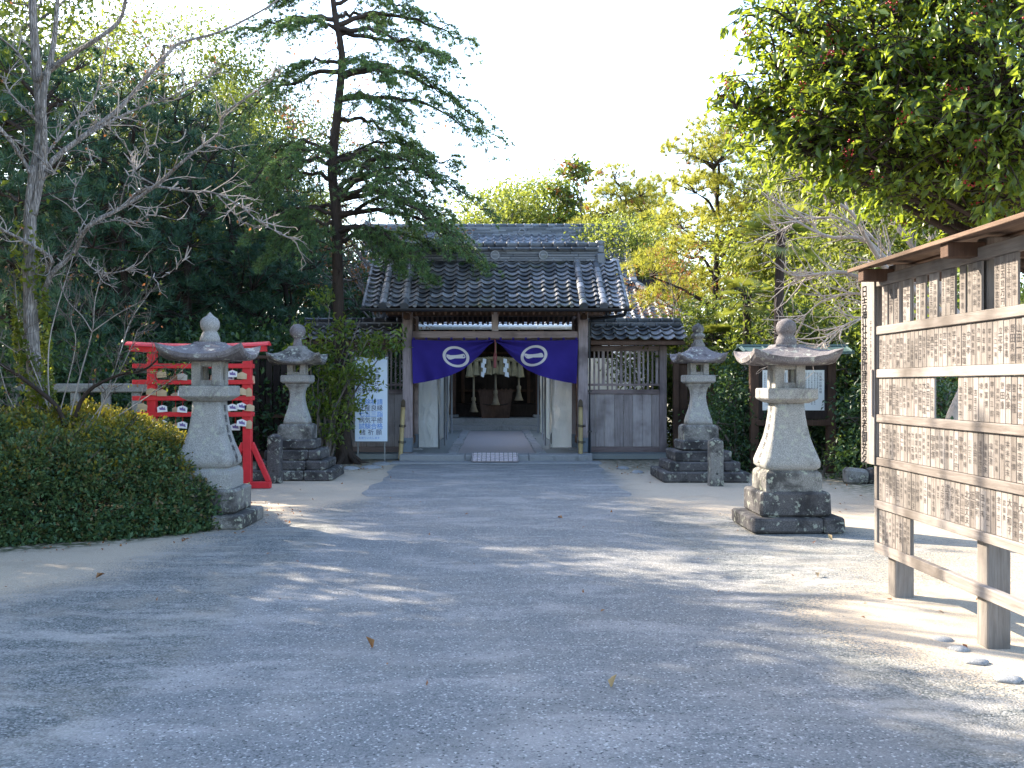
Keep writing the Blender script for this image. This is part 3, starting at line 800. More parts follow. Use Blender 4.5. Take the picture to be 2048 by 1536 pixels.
# ------------------------------------------------------------------ main hall beyond the gate
hall = thing('shrine_hall', 'large tiled hip-and-gable worship hall in shade beyond the gate', 'building', (0, 38, 0))
HE, HR = 32.4, 38.2
def hall_roof():
    mb = MB()
    ez, ex = 3.56, 6.2; gy, gz, gx = 35.3, 5.10, 4.75; rz = 7.15
    s = np.array([0, gy-HE, gz-ez]); L = np.linalg.norm(s); s /= L
    nc = 44; W = 2*ex
    tile_slope(mb, (-ex, HE, ez), U, s, W, L, nc, 13, clip=lambda u, v: (u > v*(ex-gx)/L*1.0) and (u < W-v*(ex-gx)/L), seed=5, amp=.045, th=.03)
    s2 = np.array([0, HR-gy, rz-gz]); L2 = np.linalg.norm(s2); s2 /= L2
    tile_slope(mb, (-gx, gy-.25, gz-.03), U, s2, 2*gx, L2+.2, 34, 15, seed=6, amp=.04, th=.03)
    # sides and back, plain courses
    for sg in (-1, 1):
        sx = np.array([-sg*(ex-gx), 0, gz-ez]); Ls = np.linalg.norm(sx); sx /= Ls
        O = (sg*ex, HE if sg > 0 else 2*HR-HE, ez); Wd = 2*(HR-HE); k_ = (gy-HE)/Ls
        tile_slope(mb, O, (0, sg, 0), sx, Wd, Ls, 42, 8, clip=lambda u, v: (u > v*k_) and (u < Wd-v*k_), seed=8+sg, amp=.045)
    V = [(gx, 2*HR-gy, gz), (-gx, 2*HR-gy, gz), (-gx, HR, rz), (gx, HR, rz), (ex, 2*HR-HE, ez), (-ex, 2*HR-HE, ez)]
    mb.add(V, [(0, 1, 2, 3), (4, 5, 1, 0)], 0, .5)
    r = mb.build('roof', M['tile2'], hall)
    mb, zt = ridge_stack(-gx+.15, gx-.15, HR, rz-.05, 7, .22, seed=9)
    roll(mb, -gx+.12, gx-.12, HR, zt+.05, .09, .3, 5)
    for sg in (-1, 1): mb.box(sg*gx-.14, sg*gx+.14, HR-.3, HR+.3, rz-.25, zt+.22, .06)
    rg = mb.build('ridge', M['tile2'], r)
    for cx in (-.95, 1.0):
        mb = MB(); ring_mark(mb, (cx, HR-.235, rz+.12), .10, .14, .03); mb.box(cx-.08, cx+.08, HR-.262, HR-.24, rz+.10, rz+.14, .005); mb.build('crest', M['tile2'], rg)
    for sg in (-1, 1):                                            # hip ridges and gable verges
        mb = MB()
        for k in range(12):
            a = np.array([sg*gx, gy, gz])+(np.array([sg*ex, HE, ez])-np.array([sg*gx, gy, gz]))*k/12; b = a+(np.array([sg*ex, HE, ez])-np.array([sg*gx, gy, gz]))/12
            mb.beam(a+np.array([0, 0, .08]), b+np.array([0, 0, .08]), .24, .16+.02*(k % 2), .05)
        for k in range(14):
            a = np.array([sg*gx, gy-.2, gz])+(np.array([sg*gx, HR, rz])-np.array([sg*gx, gy-.2, gz]))*k/14; b = a+(np.array([sg*gx, HR, rz])-np.array([sg*gx, gy-.2, gz]))/14
            mb.beam(a+np.array([0, 0, .05]), b+np.array([0, 0, .05]), .26, .12+.03*(k % 2), .04)
            a2, b2 = a.copy(), b.copy(); a2[1] = 2*HR-a[1]; b2[1] = 2*HR-b[1]; mb.beam(a2, b2, .26, .14, .04)
        mb.build('hip_ridge', M['tile2'], r)
    mb = MB()
    for sg in (-1, 1): mb.add([(sg*gx*.97, gy, gz-.1), (sg*gx*.97, 2*HR-gy, gz-.1), (sg*gx*.97, HR, rz-.1)], [(0, 1, 2)], 0, .5)
    mb.build('gable', M['brownwood'], r)
    mb = MB(); mb.box(-ex+.05, ex-.05, HE+.02, HE+.07, ez-.2, ez-.04, .01); mb.build('eave_board', M['white'], r)
    mb = MB(); mb.beam((0, HE+.07, ez-.10), (0, 36.0, 5.3), 2*ex-.3, .03)
    for k in range(60): x = -ex+.3+k*(2*ex-.6)/59; mb.beam((x, HE+.1, ez-.17), (x, 34.8, ez+.86), .07, .09)
    mb.build('rafters', M['darkwood'], r)
    mb = MB(); n = 8
    R = [[(x, HE-.07+.07*math.cos(2*PI*k/n), ez-.10+.07*math.sin(2*PI*k/n)) for k in range(n)] for x in (-ex, ex)]
    mb.rings(R, 0, .5); 
    for k in range(14): x = -ex+.4+k*(2*ex-.8)/13; mb.box(x-.012, x+.012, HE-.15, HE-.135, ez-.20, ez+.0)
    mb.build('gutter', M['white'], r)
hall_roof()
mb = MB(); mb.box(-5.4, 5.4, 33.9, 43, .1, .50, .02); mb.box(-2.4, 2.4, 33.3, 33.89, .1, .28, .02); mb.build('stone_base', M['kerbstone'], hall)
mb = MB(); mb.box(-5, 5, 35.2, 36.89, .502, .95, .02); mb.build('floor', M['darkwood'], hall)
for x in (-4.9, -2.55, -1.45, 1.50, 2.6, 4.9):
    mb = MB(); mb.box(x-.13, x+.13, 34.5, 34.76, .602, 3.9, .02); c = mb.build('column', M['brownwood'], hall)
    mb = MB(); mb.box(x-.22, x+.22, 34.40, 34.86, .502, .60, .03); mb.build('plinth', M['kerbstone'], c)
mb = MB(); mb.box(-5.2, 5.2, 36.9, 37.05, .75, 4.6, 0); mb.box(-5.2, -5.05, 34.6, 42, .75, 4.2); mb.box(5.05, 5.2, 34.6, 42, .75, 4.2); mb.box(-5.2, 5.2, 34.6, 37, 4.0, 4.1)
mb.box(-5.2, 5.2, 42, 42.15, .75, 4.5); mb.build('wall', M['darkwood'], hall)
mb = MB()
for x in (-1.15, 1.2): mb.box(x-.06, x+.06, 36.6, 36.72, .752, 3.4, .01)
for z in (1.35, 2.7): mb.box(-1.3, 1.35, 36.62, 36.7, z, z+.09, .01)
mb.build('door_frame', M['brownwood'], hall)
mb = MB(); mb.box(-5, 5, 34.52, 34.7, 3.1, 3.3, .02); mb.build('crossbeam', M['brownwood'], hall)
# offering box
ob = thing('offering_box', 'wooden offering box at the top of the hall steps', 'offering box', (0, 34.2, .50))
mb = MB(); R = []
for z, w, d in ((.502, .46, .25), (1.36, .56, .32), (1.44, .60, .35)):
    R.append([(-w+.02, 34.2-d, z), (w+.02, 34.2-d, z), (w+.02, 34.2+d, z), (-w+.02, 34.2+d, z)])
mb.rings(R, 0, .5, False); mb.build('body', M['brownwood'], ob)
mb = MB()
for k in range(8): mb.box(-.55+.02+k*.145, -.49+.02+k*.145, 33.88, 34.52, 1.442, 1.48, .006)
mb.build('grille', M['brownwood'], ob)
mb = MB(); mb.tube([(-.42, 33.93, .98), (-.2, 33.9, .94), (.02, 33.9, .96), (.24, 33.9, .94), (.46, 33.93, .98)], .02, 6); mb.build('moulding', M['darkwood'], ob)
for x, zb, lab in ((-.70, .72, 'straw bell rope hanging lowest at the left of the offering box'), (.02, .95, 'straw bell rope hanging in front of the offering box'), (.78, 1.10, 'straw bell rope hanging highest at the right of the offering box')):
    y = 33.55; t = thing('bell_rope', lab, 'bell rope', (x, y, 3.3), group='bell ropes of the hall')
    mb = MB(); mb.tube([(x, y, 3.6), (x, y, 2.4), (x, y, zb+.45)], .035, 8); mb.build('rope', M['rope'], t)
    mb = MB(); mb.lathe([(.03, .5), (.075, .46), (.07, .36), (.05, .34), (.10, .12), (.15, 0), (.13, -.01)], 14, (x, y, zb)); mb.build('tassel', M['rope'], t)
# straw rope with tassels and paper streamers, hung behind the curtain
shy = 33.4
sh = thing('straw_rope', 'straw festoon rope with tassels hung under the hall eave', 'sacred rope', (0, shy, 2.5))
mb = MB(); xs = np.linspace(-1.0, 1.0, 34)
for ph in (0, 2.1, 4.2):
    mb.tube([(x, shy+.035*math.cos(x*22+ph), 2.37-.13*x*x+.09+.035*math.sin(x*22+ph)) for x in xs], .045, 7)
mb.build('rope', M['straw'], sh)
rg_ = random.Random(3)
for k in range(9):
    x = -.82+k*.205; z = 2.43-.14*x*x; mb = MB(); n = 16
    prof = [(.055, .02), (.075, -.1), (.11, -.33), (.135, -.47)]
    R = [[(x+rr*(1+.12*(q % 2))*math.cos(2*PI*q/n), shy+.8*rr*(1+.12*(q % 2))*math.sin(2*PI*q/n), z+zz+(rg_.uniform(-.03, .03) if i == 3 else 0)) for q in range(n)] for i, (rr, zz) in enumerate(prof)]
    mb.rings(R[::-1], 0, rg_.random(), False); mb.build('tassel', M['straw'], sh)
for x in (-.36, .36):
    mb = MB(); z = 2.47; xx = x
    for k in range(4):
        o = .026*(1 if k % 2 else -1)*(1 if x > 0 else -1)
        V = [(x+o-.055, shy-.17-.01*k, z), (x+o+.055, shy-.17-.01*k, z-.03), (x+o+.045+.02*k*(1 if x > 0 else -1)*.4, shy-.18-.01*k, z-.19), (x+o-.07, shy-.18-.01*k, z-.15)]
        mb.add(V+[(a, b+.004, c) for a, b, c in V], [(0, 3, 2, 1), (4, 5, 6, 7), (0, 1, 5, 4), (1, 2, 6, 5), (2, 3, 7, 6), (3, 0, 4, 7)], 0, .5); z -= .145
    tag(mb.build('paper_streamer', M['white'], sh))

# ------------------------------------------------------------------ white tents along both sides of the courtyard path
def tarp_sheet(p, q, z0, z1, n=14, m=30, amp=.035, seed=0):
    rg = np.random.default_rng(seed); ph = rg.uniform(0, 6, 4); p = np.array(p); q = np.array(q); d = (q-p)/np.linalg.norm(q-p); nn = np.array([-d[1], d[0]])
    V = []; F = []
    for j in range(m+1):
        for i in range(n+1):
            u, v = i/n, j/m; c = p+(q-p)*u+nn*(amp*(math.sin(u*7+ph[0]+v*2)*.5+.4*math.sin(v*19+ph[1]+u*3)*math.sin(u*5+ph[2])+.5*math.sin(v*4+ph[3])*u*(1-u)*2))
            V.append((c[0], c[1], z0+(z1-z0)*v))
    for j in range(m):
        for i in range(n): k = j*(n+1)+i; F.append((k, k+1, k+n+2, k+n+1))
    return V, F
for sg, lab in ((-1, 'white tarpaulin tent lining the left of the courtyard path'), (1, 'white tarpaulin tent lining the right of the courtyard path')):
    X = lambda a: sg*a
    t = thing('tarpaulin_tent', lab, 'tent', (sg*2.6, 27, FLOOR), group='tents in the courtyard')
    zt = 2.42; ya, yb = 23.75, 31.3
    mb = MB(); a, b = (X(1.80), 23.72), (X(1.27), 23.62); V, F = tarp_sheet(a, b, FLOOR+.03, zt, seed=3+sg, amp=.055); mb.add(V, F, 0, .5, True); mb.build('front_curtain', M['tarp'], t)
    mb = MB(); V, F = tarp_sheet((X(1.46), 26.2), (X(1.40), yb), FLOOR+.03, zt, 24, 24, seed=9+sg); mb.add(V, F, 0, .5, True); mb.build('side_curtain', M['tarp'], t)
    mb = MB(); V, F = tarp_sheet((X(1.8), 31.3), (X(4.6), 31.3), FLOOR+.03, zt, 24, 24, seed=19+sg); mb.add(V, F, 0, .5, True); mb.build('back_curtain', M['tarp'], t)
    for px_, py_ in ((1.29, 23.66), (1.22, 24.9), (1.28, 27.5), (1.32, 31.2), (4.6, 23.7), (4.6, 31.2)):
        mb = MB(); mb.tube([(X(px_), py_, FLOOR), (X(px_), py_, zt+.05)], .028, 8)
        mb.beam((X(px_), py_, zt-.05), (X(px_+.28), py_, zt-.35), .02, .02) if px_ < 2 else None
        mb.build('pole', M['metal'], t)
    mb = MB(); mx = 2.9; zr = 3.05
    V = [(X(1.2), ya, zt), (X(1.2), yb, zt), (X(mx), ya, zr), (X(mx), yb, zr), (X(4.7), ya, zt-.55), (X(4.7), yb, zt-.55), (X(4.7), ya, zt-.75), (X(4.7), yb, zt-.75), (X(1.2), ya, zt-.16), (X(1.2), yb, zt-.16)]
    mb.add(V, [(0, 1, 3, 2), (2, 3, 5, 4), (4, 5, 7, 6), (0, 8, 9, 1)], 0, .5); mb.build('canopy', M['tarp'], t)
# ------------------------------------------------------------------ lettering
_fc = bpy.data.curves.new('lettering', 'FONT'); _fc.resolution_u = 2; _fo = link(bpy.data.objects.new('lettering', _fc)); _gl = {}
def glyph(ch):
    if ch not in _gl:
        _fc.body = ch; _fc.align_x = 'CENTER'
        me = bpy.data.meshes.new_from_object(_fo.evaluated_get(bpy.context.evaluated_depsgraph_get()))
        V = np.array([v.co[:2] for v in me.vertices]).reshape(-1, 2)
        if len(V): V[:, 1] -= .36
        _gl[ch] = (V, [tuple(p.vertices) for p in me.polygons]); bpy.data.meshes.remove(me)
    return _gl[ch]
def write_v(mb, s, size, fn, u0, v0, step=1.05, mi=0, wid=1.0, r=.5, bold=False):
    """vertical writing from (u0,v0) downwards; fn maps (u,v) to a point"""
    for k, ch in enumerate(s):
        if ch == ' ': continue
        V, F = glyph(ch)
        for o in ((-.022, .022) if bold else (0,)): mb.add([fn(u0+a*size*wid+o*size, v0-k*size*step+b*size) for a, b in V], F, mi, r)

# ------------------------------------------------------------------ stone lanterns
def sq(h, z, n=28, e=.16, lift=0, cx=0, cy=0):
    """rounded square ring of half width h, corners lifted"""
    R = []
    for k in range(n):
        a = 2*PI*(k+.5)/n; c, s = math.cos(a), math.sin(a)
        m = (abs(c)**(2/e)+abs(s)**(2/e))**(-e/2) if e > 0 else 1/max(abs(c), abs(s))
        q = min(abs(c), abs(s))/max(abs(c), abs(s))
        R.append((cx+h*m*c, cy+h*m*s, z+lift*q**2.6))
    return R
def lantern(name, label, group, base, shaft, platform, box, roof, finial, mats, seed, text=None, mirror=1):
    rg = random.Random(seed); t = thing(name, label, 'lantern', (0, 0, 0), group)
    for k, (z0, z1, h) in enumerate(base):
        mb = MB()
        if k < len(base)-1 and h > .45:                          # courses of two or three long blocks
            cut = [-h, h*rg.uniform(.25, .55), h]
            for a, b in zip(cut[:-1], cut[1:]): mb.box(a+.002, b-.002, -h, h, z0, z1, .022, jit=.008, rng=rg)
        elif k == len(base)-1:
            mb.rings([sq(h, z0, e=.08), sq(h, z1-.07, e=.08), sq(h*.97, z1-.03, e=.09), sq(h*.86, z1, e=.12)], 0, rg.random(), False)
        else: mb.box(-h, h, -h, h, z0, z1, .025, jit=.008, rng=rg)
        mb.build('base_step', mats[0 if k < len(base)-1 else 1], t)
    mb = MB(); mb.rings([sq(h, z, e=.13, n=36) for z, h in shaft], 0, .5, True); sh_ = mb.build('shaft', mats[2], t)
    if text:
        zz = [z for z, h in shaft]; hh = [h for z, h in shaft]; mb = MB()
        fn = lambda u, v: (-mirror*(float(np.interp(v, zz, hh))+.004), -mirror*u if True else u, v)
        write_v(mb, text, (zz[-1]-zz[0])/(len(text)+1.6), fn, 0, zz[-1]-.09, 1.12, wid=1.15); mb.build('inscription', M['ink'], sh_)
    mb = MB(); mb.rings([sq(h, z, e=.07) for z, h in platform], 0, .4, False); mb.build('platform', mats[2], t)
    z0, z1, h, o = box; mb = MB(); w = h-o
    for sx in (-1, 1):
        for sy in (-1, 1): mb.box(sx*o, sx*h, sy*o, sy*h, z0, z1, .008, r=.4)
    a = (z1-z0)*.24
    for zz0, zz1 in ((z0, z0+a), (z1-a*.9, z1)):
        for s_ in (-1, 1):
            mb.box(-o, o, s_*(h-.02), s_*(h-.06), zz0, zz1, .0, r=.4); mb.box(s_*(h-.02), s_*(h-.06), -o, o, zz0, zz1, .0, r=.4)
    mb.build('fire_box', mats[2], t)
    mb = MB(); zt, zl, hr, lift, thk, top = roof
    R = [sq(h*1.02, zl-thk*.2, e=.1), sq(hr*.62, zl-thk*.9, e=.08, lift=lift*.1), sq(hr*.93, zl-thk*.75, e=.05, lift=lift*.75), sq(hr*.985, zl-thk*.5, e=.045, lift=lift*.95), sq(hr, zl, e=.045, lift=lift)]
    for f in (.93, .8, .65, .5, .36, .24):
        q = (f-.24)/.76
        R.append(sq(hr*f if f > .24 else top, zl+(zt-zl)*(1-q)**1.15, e=.06+.14*(1-q), lift=lift*q**2.2))
    R = [[(x+rg.uniform(-.004, .004), y+rg.uniform(-.004, .004), z+rg.uniform(-.003, .003)) for x, y, z in q] for q in R]
    mb.rings(R, 0, .5, False, cap0=True); mb.build('roof', mats[3], t)
    mb = MB(); mb.lathe(finial, 22, (0, 0, 0)); mb.build('finial', mats[4], t)
    return t
FS = [(.64, .19), (.66, .265), (.70, .305), (.755, .308), (.83, .282), (.93, .245), (1.03, .215), (1.15, .190), (1.28, .172), (1.42, .163)]
FB = [(0, .165, .50), (.165, .435, .385), (.435, .665, .315)]
front_args = dict(base=FB, shaft=FS, platform=[(1.42, .20), (1.465, .27), (1.48, .282), (1.58, .282), (1.592, .27)], box=(1.59, 1.87, .168, .062),
    roof=(2.09, 1.945, .485, .125, .085, .15), finial=[(.118, 2.07), (.112, 2.14), (.085, 2.20), (.075, 2.22), (.098, 2.24), (.11, 2.28), (.108, 2.325), (.085, 2.365), (.05, 2.385), (.03, 2.405), (0.004, 2.435)])
GR = M['granite']; OS = M['oldstone']; RS = M['roofstone']
La = lantern('stone_lantern', 'pale granite lantern standing in the azalea mound before the red rack', 'flared front lanterns', mats=[OS, GR, GR, RS, GR], seed=1, text='奉寄進御神燈', mirror=-1, **front_args)
La.location = (-3.27, 11.75, 0)
fa2 = dict(front_args); fa2['finial'] = [(.118, 2.02), (.112, 2.09), (.10, 2.13), (.078, 2.17), (.098, 2.185), (.112, 2.22), (.11, 2.27), (.09, 2.31), (.05, 2.335), (.01, 2.345)]
fa2['roof'] = (2.05, 1.90, .49, .10, .095, .16); fa2['platform'] = [(1.40, .20), (1.44, .27), (1.455, .282), (1.55, .282), (1.565, .27)]; fa2['box'] = (1.563, 1.83, .168, .064)
Lb = lantern('stone_lantern', 'lichen-stained granite lantern standing on gravel before the copper-roofed notice board', 'flared front lanterns', mats=[M['darkstone'], OS, GR, RS, RS], seed=2, text='明治奉寄進永代', mirror=1, **fa2)
Lb.location = (3.27, 11.5, 0)
RB = [(0, .17, .71), (.17, .325, .585), (.325, .50, .475), (.50, .675, .35), (.675, .93, .295)]
RSH = [(.93, .215), (1.0, .21), (1.09, .185), (1.2, .15), (1.32, .125), (1.42, .118), (1.50, .128), (1.56, .15), (1.585, .18), (1.63, .19)]
rear = dict(base=RB, shaft=RSH, platform=[(1.63, .22), (1.66, .255), (1.755, .255), (1.77, .24)], box=(1.77, 1.99, .155, .06), roof=(2.25, 2.02, .42, .13, .06, .12),
    finial=[(.105, 2.23), (.12, 2.28), (.07, 2.36), (.07, 2.38), (.10, 2.40), (.12, 2.43), (.115, 2.46), (.075, 2.49), (.09, 2.51), (.105, 2.55), (.09, 2.60), (.045, 2.635), (.005, 2.66)])
Lc = lantern('stone_lantern', 'slender stone lantern on five steps standing beside the wing wall with downpipe', 'tall stepped lanterns', mats=[M['darkstone'], OS, GR, RS, OS], seed=3, **rear)
Lc.location = (3.46, 17.45, 0)
rear2 = dict(rear); rear2['finial'] = [(.105, 2.23), (.07, 2.34), (.06, 2.40), (.085, 2.42), (.125, 2.47), (.14, 2.53), (.12, 2.60), (.07, 2.645), (.005, 2.66)]
rear2['roof'] = (2.27, 2.0, .46, .16, .06, .14)
Ld = lantern('stone_lantern', 'slender stone lantern with round ball finial on dark steps beside the red rack', 'tall stepped lanterns', mats=[M['darkstone'], OS, GR, OS, RS], seed=4, **rear2)
Ld.location = (-3.42, 17.75, 0)
for (x, y, h, lab, mt, sd) in ((3.50, 16.25, .76, 'short lichen-spotted stone post standing before the right-hand stepped lantern', 'oldstone', 1), (-3.60, 16.75, .80, 'short dark stone post with drilled holes standing before the left-hand stepped lantern', 'darkstone', 2)):
    t = thing('stone_post', lab, 'post', (x, y, 0), 'short stone posts'); rg = random.Random(sd)
    mb = MB(); R = [sq(.112, 0, 24, .12, cx=x, cy=y), sq(.11, .3, 24, .12, cx=x+.002, cy=y), sq(.108, h-.09, 24, .12, cx=x, cy=y), sq(.10, h-.045, 24, .14, cx=x, cy=y), sq(.03, h, 24, .2, cx=x, cy=y)]
    mb.rings(R, 0, .5, False); mb.build('shaft', M[mt], t)
    for z in (.20, .55):
        mb = MB(); n = 12; mb.rings([[(x+.016*math.cos(2*PI*k/n), y-.1125+d, z+.022*math.sin(2*PI*k/n)) for k in range(n)][::-1] for d in (0.01, -.002)], 0, .5, False); mb.build('hole', M['gutter'], t)
# small stones
def rock(name, label, x, y, rx, ry, rz, seed, mat, group=None, z=0, cat='stone'):
    rg = np.random.default_rng(seed); mb = MB(); n = 18; R = []
    ph = rg.uniform(0, 6.3, 3)
    for k in range(7):
        a = -.35*PI+.85*PI*k/6*1.0; a = min(a, PI/2-.02)
        R.append([(x+rx*math.cos(a)*math.cos(b)*(1+.12*math.sin(2*b+ph[0])+.07*math.sin(5*b+ph[1])), y+ry*math.cos(a)*math.sin(b)*(1+.1*math.sin(3*b+ph[2])), z+rz*math.sin(a)*(1+.06*math.sin(3*b+ph[1]))) for b in np.linspace(0, 2*PI, n, endpoint=False)])
    mb.rings(R, 0, .5, True)
    return tag(mb.build(name, M[mat]), label, cat, group)
for k, (px, py, w) in enumerate(((1886, 1281, 42), (1918, 1300, 40), (1952, 1325, 46), (2016, 1360, 54))):
    D = 3277/(py-770); p = P(px, py, D); r = w/2*D/FPX
    rock('edging_stone', ('smooth edging stone sunk in gravel nearest the donor board post', 'second edging stone from the donor board post, sandy pink', 'third edging stone from the donor board post, flat and grey', 'largest grey edging stone at the right edge of the photo')[k], p[0], D, r, r*.9, .022, k, 'kerbstone', 'edging stones beside the donor board', .004)
for k, (px, py, w, lab) in enumerate(((742, 936, 40, 'flat stone at the foot of the evergreen before the signboard'), (764, 929, 44, 'flat pale stone lying before the left gate post'), (700, 938, 36, 'flat stone among the roots of the tall cedar'), (1275, 946, 26, 'flat stone before the right-hand timber wing wall'), (1245, 938, 24, 'small flat stone nearer the downpipe'))):
    D = 3277/(py-770); p = P(px, py, D); r = w/2*D/FPX
    rock('flat_stone', lab, p[0], D, r, r*1.2, .055, 20+k, 'kerbstone', 'flat stones near the gate', .0)
t = thing('stone_block', 'squat weathered stone block on the ground at the foot of the notice board', 'stone', (5.85, 16.6, 0))
mb = MB(); mb.box(5.66, 6.02, 16.45, 16.75, -.02, .26, .05, jit=.02); mb.build('block', M['oldstone'], t)
mb = MB(); mb.lathe([(.15, -.02), (.16, .1), (.155, .24), (.12, .26), (.10, .2)], 18, (6.18, 16.6, 0)); mb.build('mortar', M['darkstone'], t)

# ------------------------------------------------------------------ red rack of wooden prayer plaques
RD = 15.9
rack = thing('plaque_rack', 'red painted timber rack hung with wooden prayer plaques', 'rack', (-4.6, RD, 0))
mb = MB(); xa, xb = -5.66, -3.55
for k in range(8):
    a = xa+(xb-xa)*k/8; b = a+(xb-xa)/8; lift = lambda x: 2.13+.035*((x+4.6)/1.05)**2
    mb.beam((a, RD, lift(a)), (b, RD, lift(b)), .13, .085, .0, r=.5)
mb.build('top_beam', M['red'], rack)
mb = MB(); 
for k in range(8):
    a = xa-.05+(xb-xa+.1)*k/8; b = a+(xb-xa+.1)/8
    V = []
    for x in (a, b):
        z = 2.176+.035*((x+4.6)/1.05)**2; V += [(x, RD-.13, z), (x, RD+.13, z), (x, RD+.10, z+.03), (x, RD, z+.065), (x, RD-.10, z+.03)]
    F = [(i, (i+1) % 5, 5+(i+1) % 5, 5+i) for i in range(5)]
    if k == 0: F.append((4, 3, 2, 1, 0))
    if k == 7: F.append((5, 6, 7, 8, 9))
    mb.add(V, F, 0, .5)
mb.build('cap', M['red'], rack)
for x in (-5.32, -3.84):
    mb = MB(); mb.box(x-.065, x+.065, RD-.065, RD+.065, 0.055, 2.09, .008); p = mb.build('post', M['red'], rack)
    mb = MB(); mb.box(x-.36, x+.36, RD-.07, RD+.07, 0, .10, .008); mb.build('foot', M['red'], p)
    for s_ in (-1, 1):
        mb = MB(); mb.beam((x+s_*.33, RD, .10), (x+s_*.06, RD, .70), .085, .075, .006); mb.build('brace', M['red'], p)
RZS = (1.895, 1.645, 1.395, 1.145)
for z in RZS:
    mb = MB()
    mb.box(-5.60, -3.755, RD-.10, RD-.068, z-.035, z+.035, .005); mb.box(-5.60, -3.755, RD+.068, RD+.10, z-.035, z+.035, .005)
    for x in (-5.595, -3.79): mb.box(x, x+.03, RD-.0675, RD+.0675, z-.03, z+.03, .003)
    mb.build('rail', M['red'], rack)
EMA = [[(325, 'w', 1), (395, 'b', 0), (468, 'g', 1), (540, 'w', 0), (605, 'w', 1), (668, 'w', 0), (733, 'w', 1), (760, 'p', 0), (797, 'p', 1), (862, 'w', 1), (908, 'n', 0)],
       [(263, 'w', 1), (330, 'w', 1), (398, 'w', 0), (470, 'p', 1), (540, 'w', 0), (640, 'w', 1), (735, 'w', 0), (798, 'n', 0), (862, 'w', 1), (906, 'n', 1)],
       [(205, 'w', 1), (262, 'n', 0), (330, 'p', 1), (398, 'n', 0), (468, 'p', 1), (560, 'w', 0), (640, 'p', 1), (735, 'w', 0), (797, 'p', 1), (862, 'p', 1), (912, 'w', 1)],
       [(205, 'w', 0), (270, 'w', 1), (333, 'p', 1), (398, 'n', 0), (468, 'p', 1), (560, 'p', 0), (640, 'w', 1), (737, 'w', 0), (798, 'p', 0), (862, 'p', 1), (912, 'n', 1)]]
rg = random.Random(8)
ordn = ['first', 'second', 'third', 'fourth', 'fifth', 'sixth', 'seventh', 'eighth', 'ninth', 'tenth', 'eleventh']
railn = ['top rail', 'second rail', 'third rail', 'lowest rail']
kindn = {'w': 'pale wooden', 'b': 'brown wooden', 'g': 'greyed wooden', 'p': 'white picture-printed', 'n': 'narrow wooden'}
picm = m_flat('plaque_print', (.66, .66, .68), .6, .2, .1); picd = m_flat('plaque_print_dark', (.17, .13, .30), .6, .2, .5, 40)
M['emagrey'] = m_wood('grey_plaque_wood', (.34, .30, .27), (.45, .41, .37), (.52, .48, .44), axis=0, scale=3)
M['emabrown'] = m_wood('brown_plaque_wood', (.22, .12, .06), (.32, .19, .10), (.38, .24, .14), axis=0, scale=3)
for ri, row in enumerate(EMA):
    n = len(row)
    for ci, (zx, kd, lay) in enumerate(row):
        x = (230+zx*.2995-VX)*RD/FPX; z = RZS[ri]-.055-rg.uniform(.0, .05)-(0 if lay else .05)
        y = RD-.125 if lay else RD+.045; w = .045 if kd == 'n' else .075; h = .095 if kd != 'n' else .12
        rot = rg.uniform(-.12, .12)
        lab = '%s prayer plaque, %s from the right on the %s of the red rack' % (kindn[kd], ordn[n-1-ci], railn[ri])
        t = thing('prayer_plaque', lab, 'prayer plaque', (x, y, z), 'prayer plaques on the red rack')
        ca, sa = math.cos(rot), math.sin(rot)
        def pt(a, b, dy): return (a*ca-b*sa, dy, a*sa+b*ca)
        out = [(-w, -h-.02), (w, -h-.02), (w, -.035), (0, -.005), (-w, -.035)]
        V = [pt(a, b, -.005) for a, b in out]+[pt(a, b, .005) for a, b in out]
        mb = MB(); mb.add(V, [(0, 1, 2, 3, 4), (9, 8, 7, 6, 5)]+[((i+1) % 5, i, 5+i, 5+(i+1) % 5) for i in range(5)], 0, rg.random())
        mt = M['emagrey'] if kd == 'g' else M['emabrown'] if kd == 'b' else M['emawood']
        mb.build('board', picm if kd == 'p' else mt, t, world=False)
        if kd == 'p':
            mb = MB(); q = [(-w*.5, -h*.85), (w*.75, -h*.95), (w*.55, -h*.45), (w*.3, -h*.6), (w*.1, -h*.28), (-w*.2, -h*.5), (-w*.6, -h*.42)]
            mb.add([pt(a, b, -.0065) for a, b in q], [tuple(range(7))], 0, .5); mb.build('picture', picd, t, world=False)
        mb = MB(); mb.tube([(0, -.004, -.02), (.004, -.0, RZS[ri]-z-.03)], .0035, 5); mb.build('string', M['red'], t, world=False)

# ------------------------------------------------------------------ white signboard by the left wing wall
SD = 21.1
sb = thing('signboard', 'tall white signboard with blue and black lettering beside the gate', 'signboard', (-2.55, SD, 0))
xa, xb, za, zb = -2.885, -2.215, .44, 2.17
mb = MB(); mb.box(xa, xb, SD, SD+.03, za, zb, .004, r=.5); pan = mb.build('panel', m_flat('sky_tinted_white_panel', (.60, .68, .78), .5, .4, .06, 3), sb)  # the sky's blue reflection is mixed into the white panel's colour
mb = MB()
for a, b in ((xa-.015, xa), (xb, xb+.015)): mb.box(a, b, SD-.008, SD+.035, za-.02, zb+.02, .003)
for a, b in ((za-.02, za), (zb, zb+.02)): mb.box(xa, xb, SD-.008, SD+.035, a, b, .003)
mb.build('frame', M['metal'], sb)
for x in (xa+.06, xb-.06):
    mb = MB(); mb.box(x-.015, x+.015, SD+.005, SD+.03, 0.03, za-.02, .003); mb.box(x-.02, x+.02, SD-.25, SD+.3, .0, .03, .003); mb.build('leg', M['metal'], sb)
ikb = m_flat('blue_lettering', (.03, .20, .62), .6); ikd = m_flat('navy_lettering', (.03, .03, .10), .6)
fnS = lambda u, v: (u, SD-.003, v)
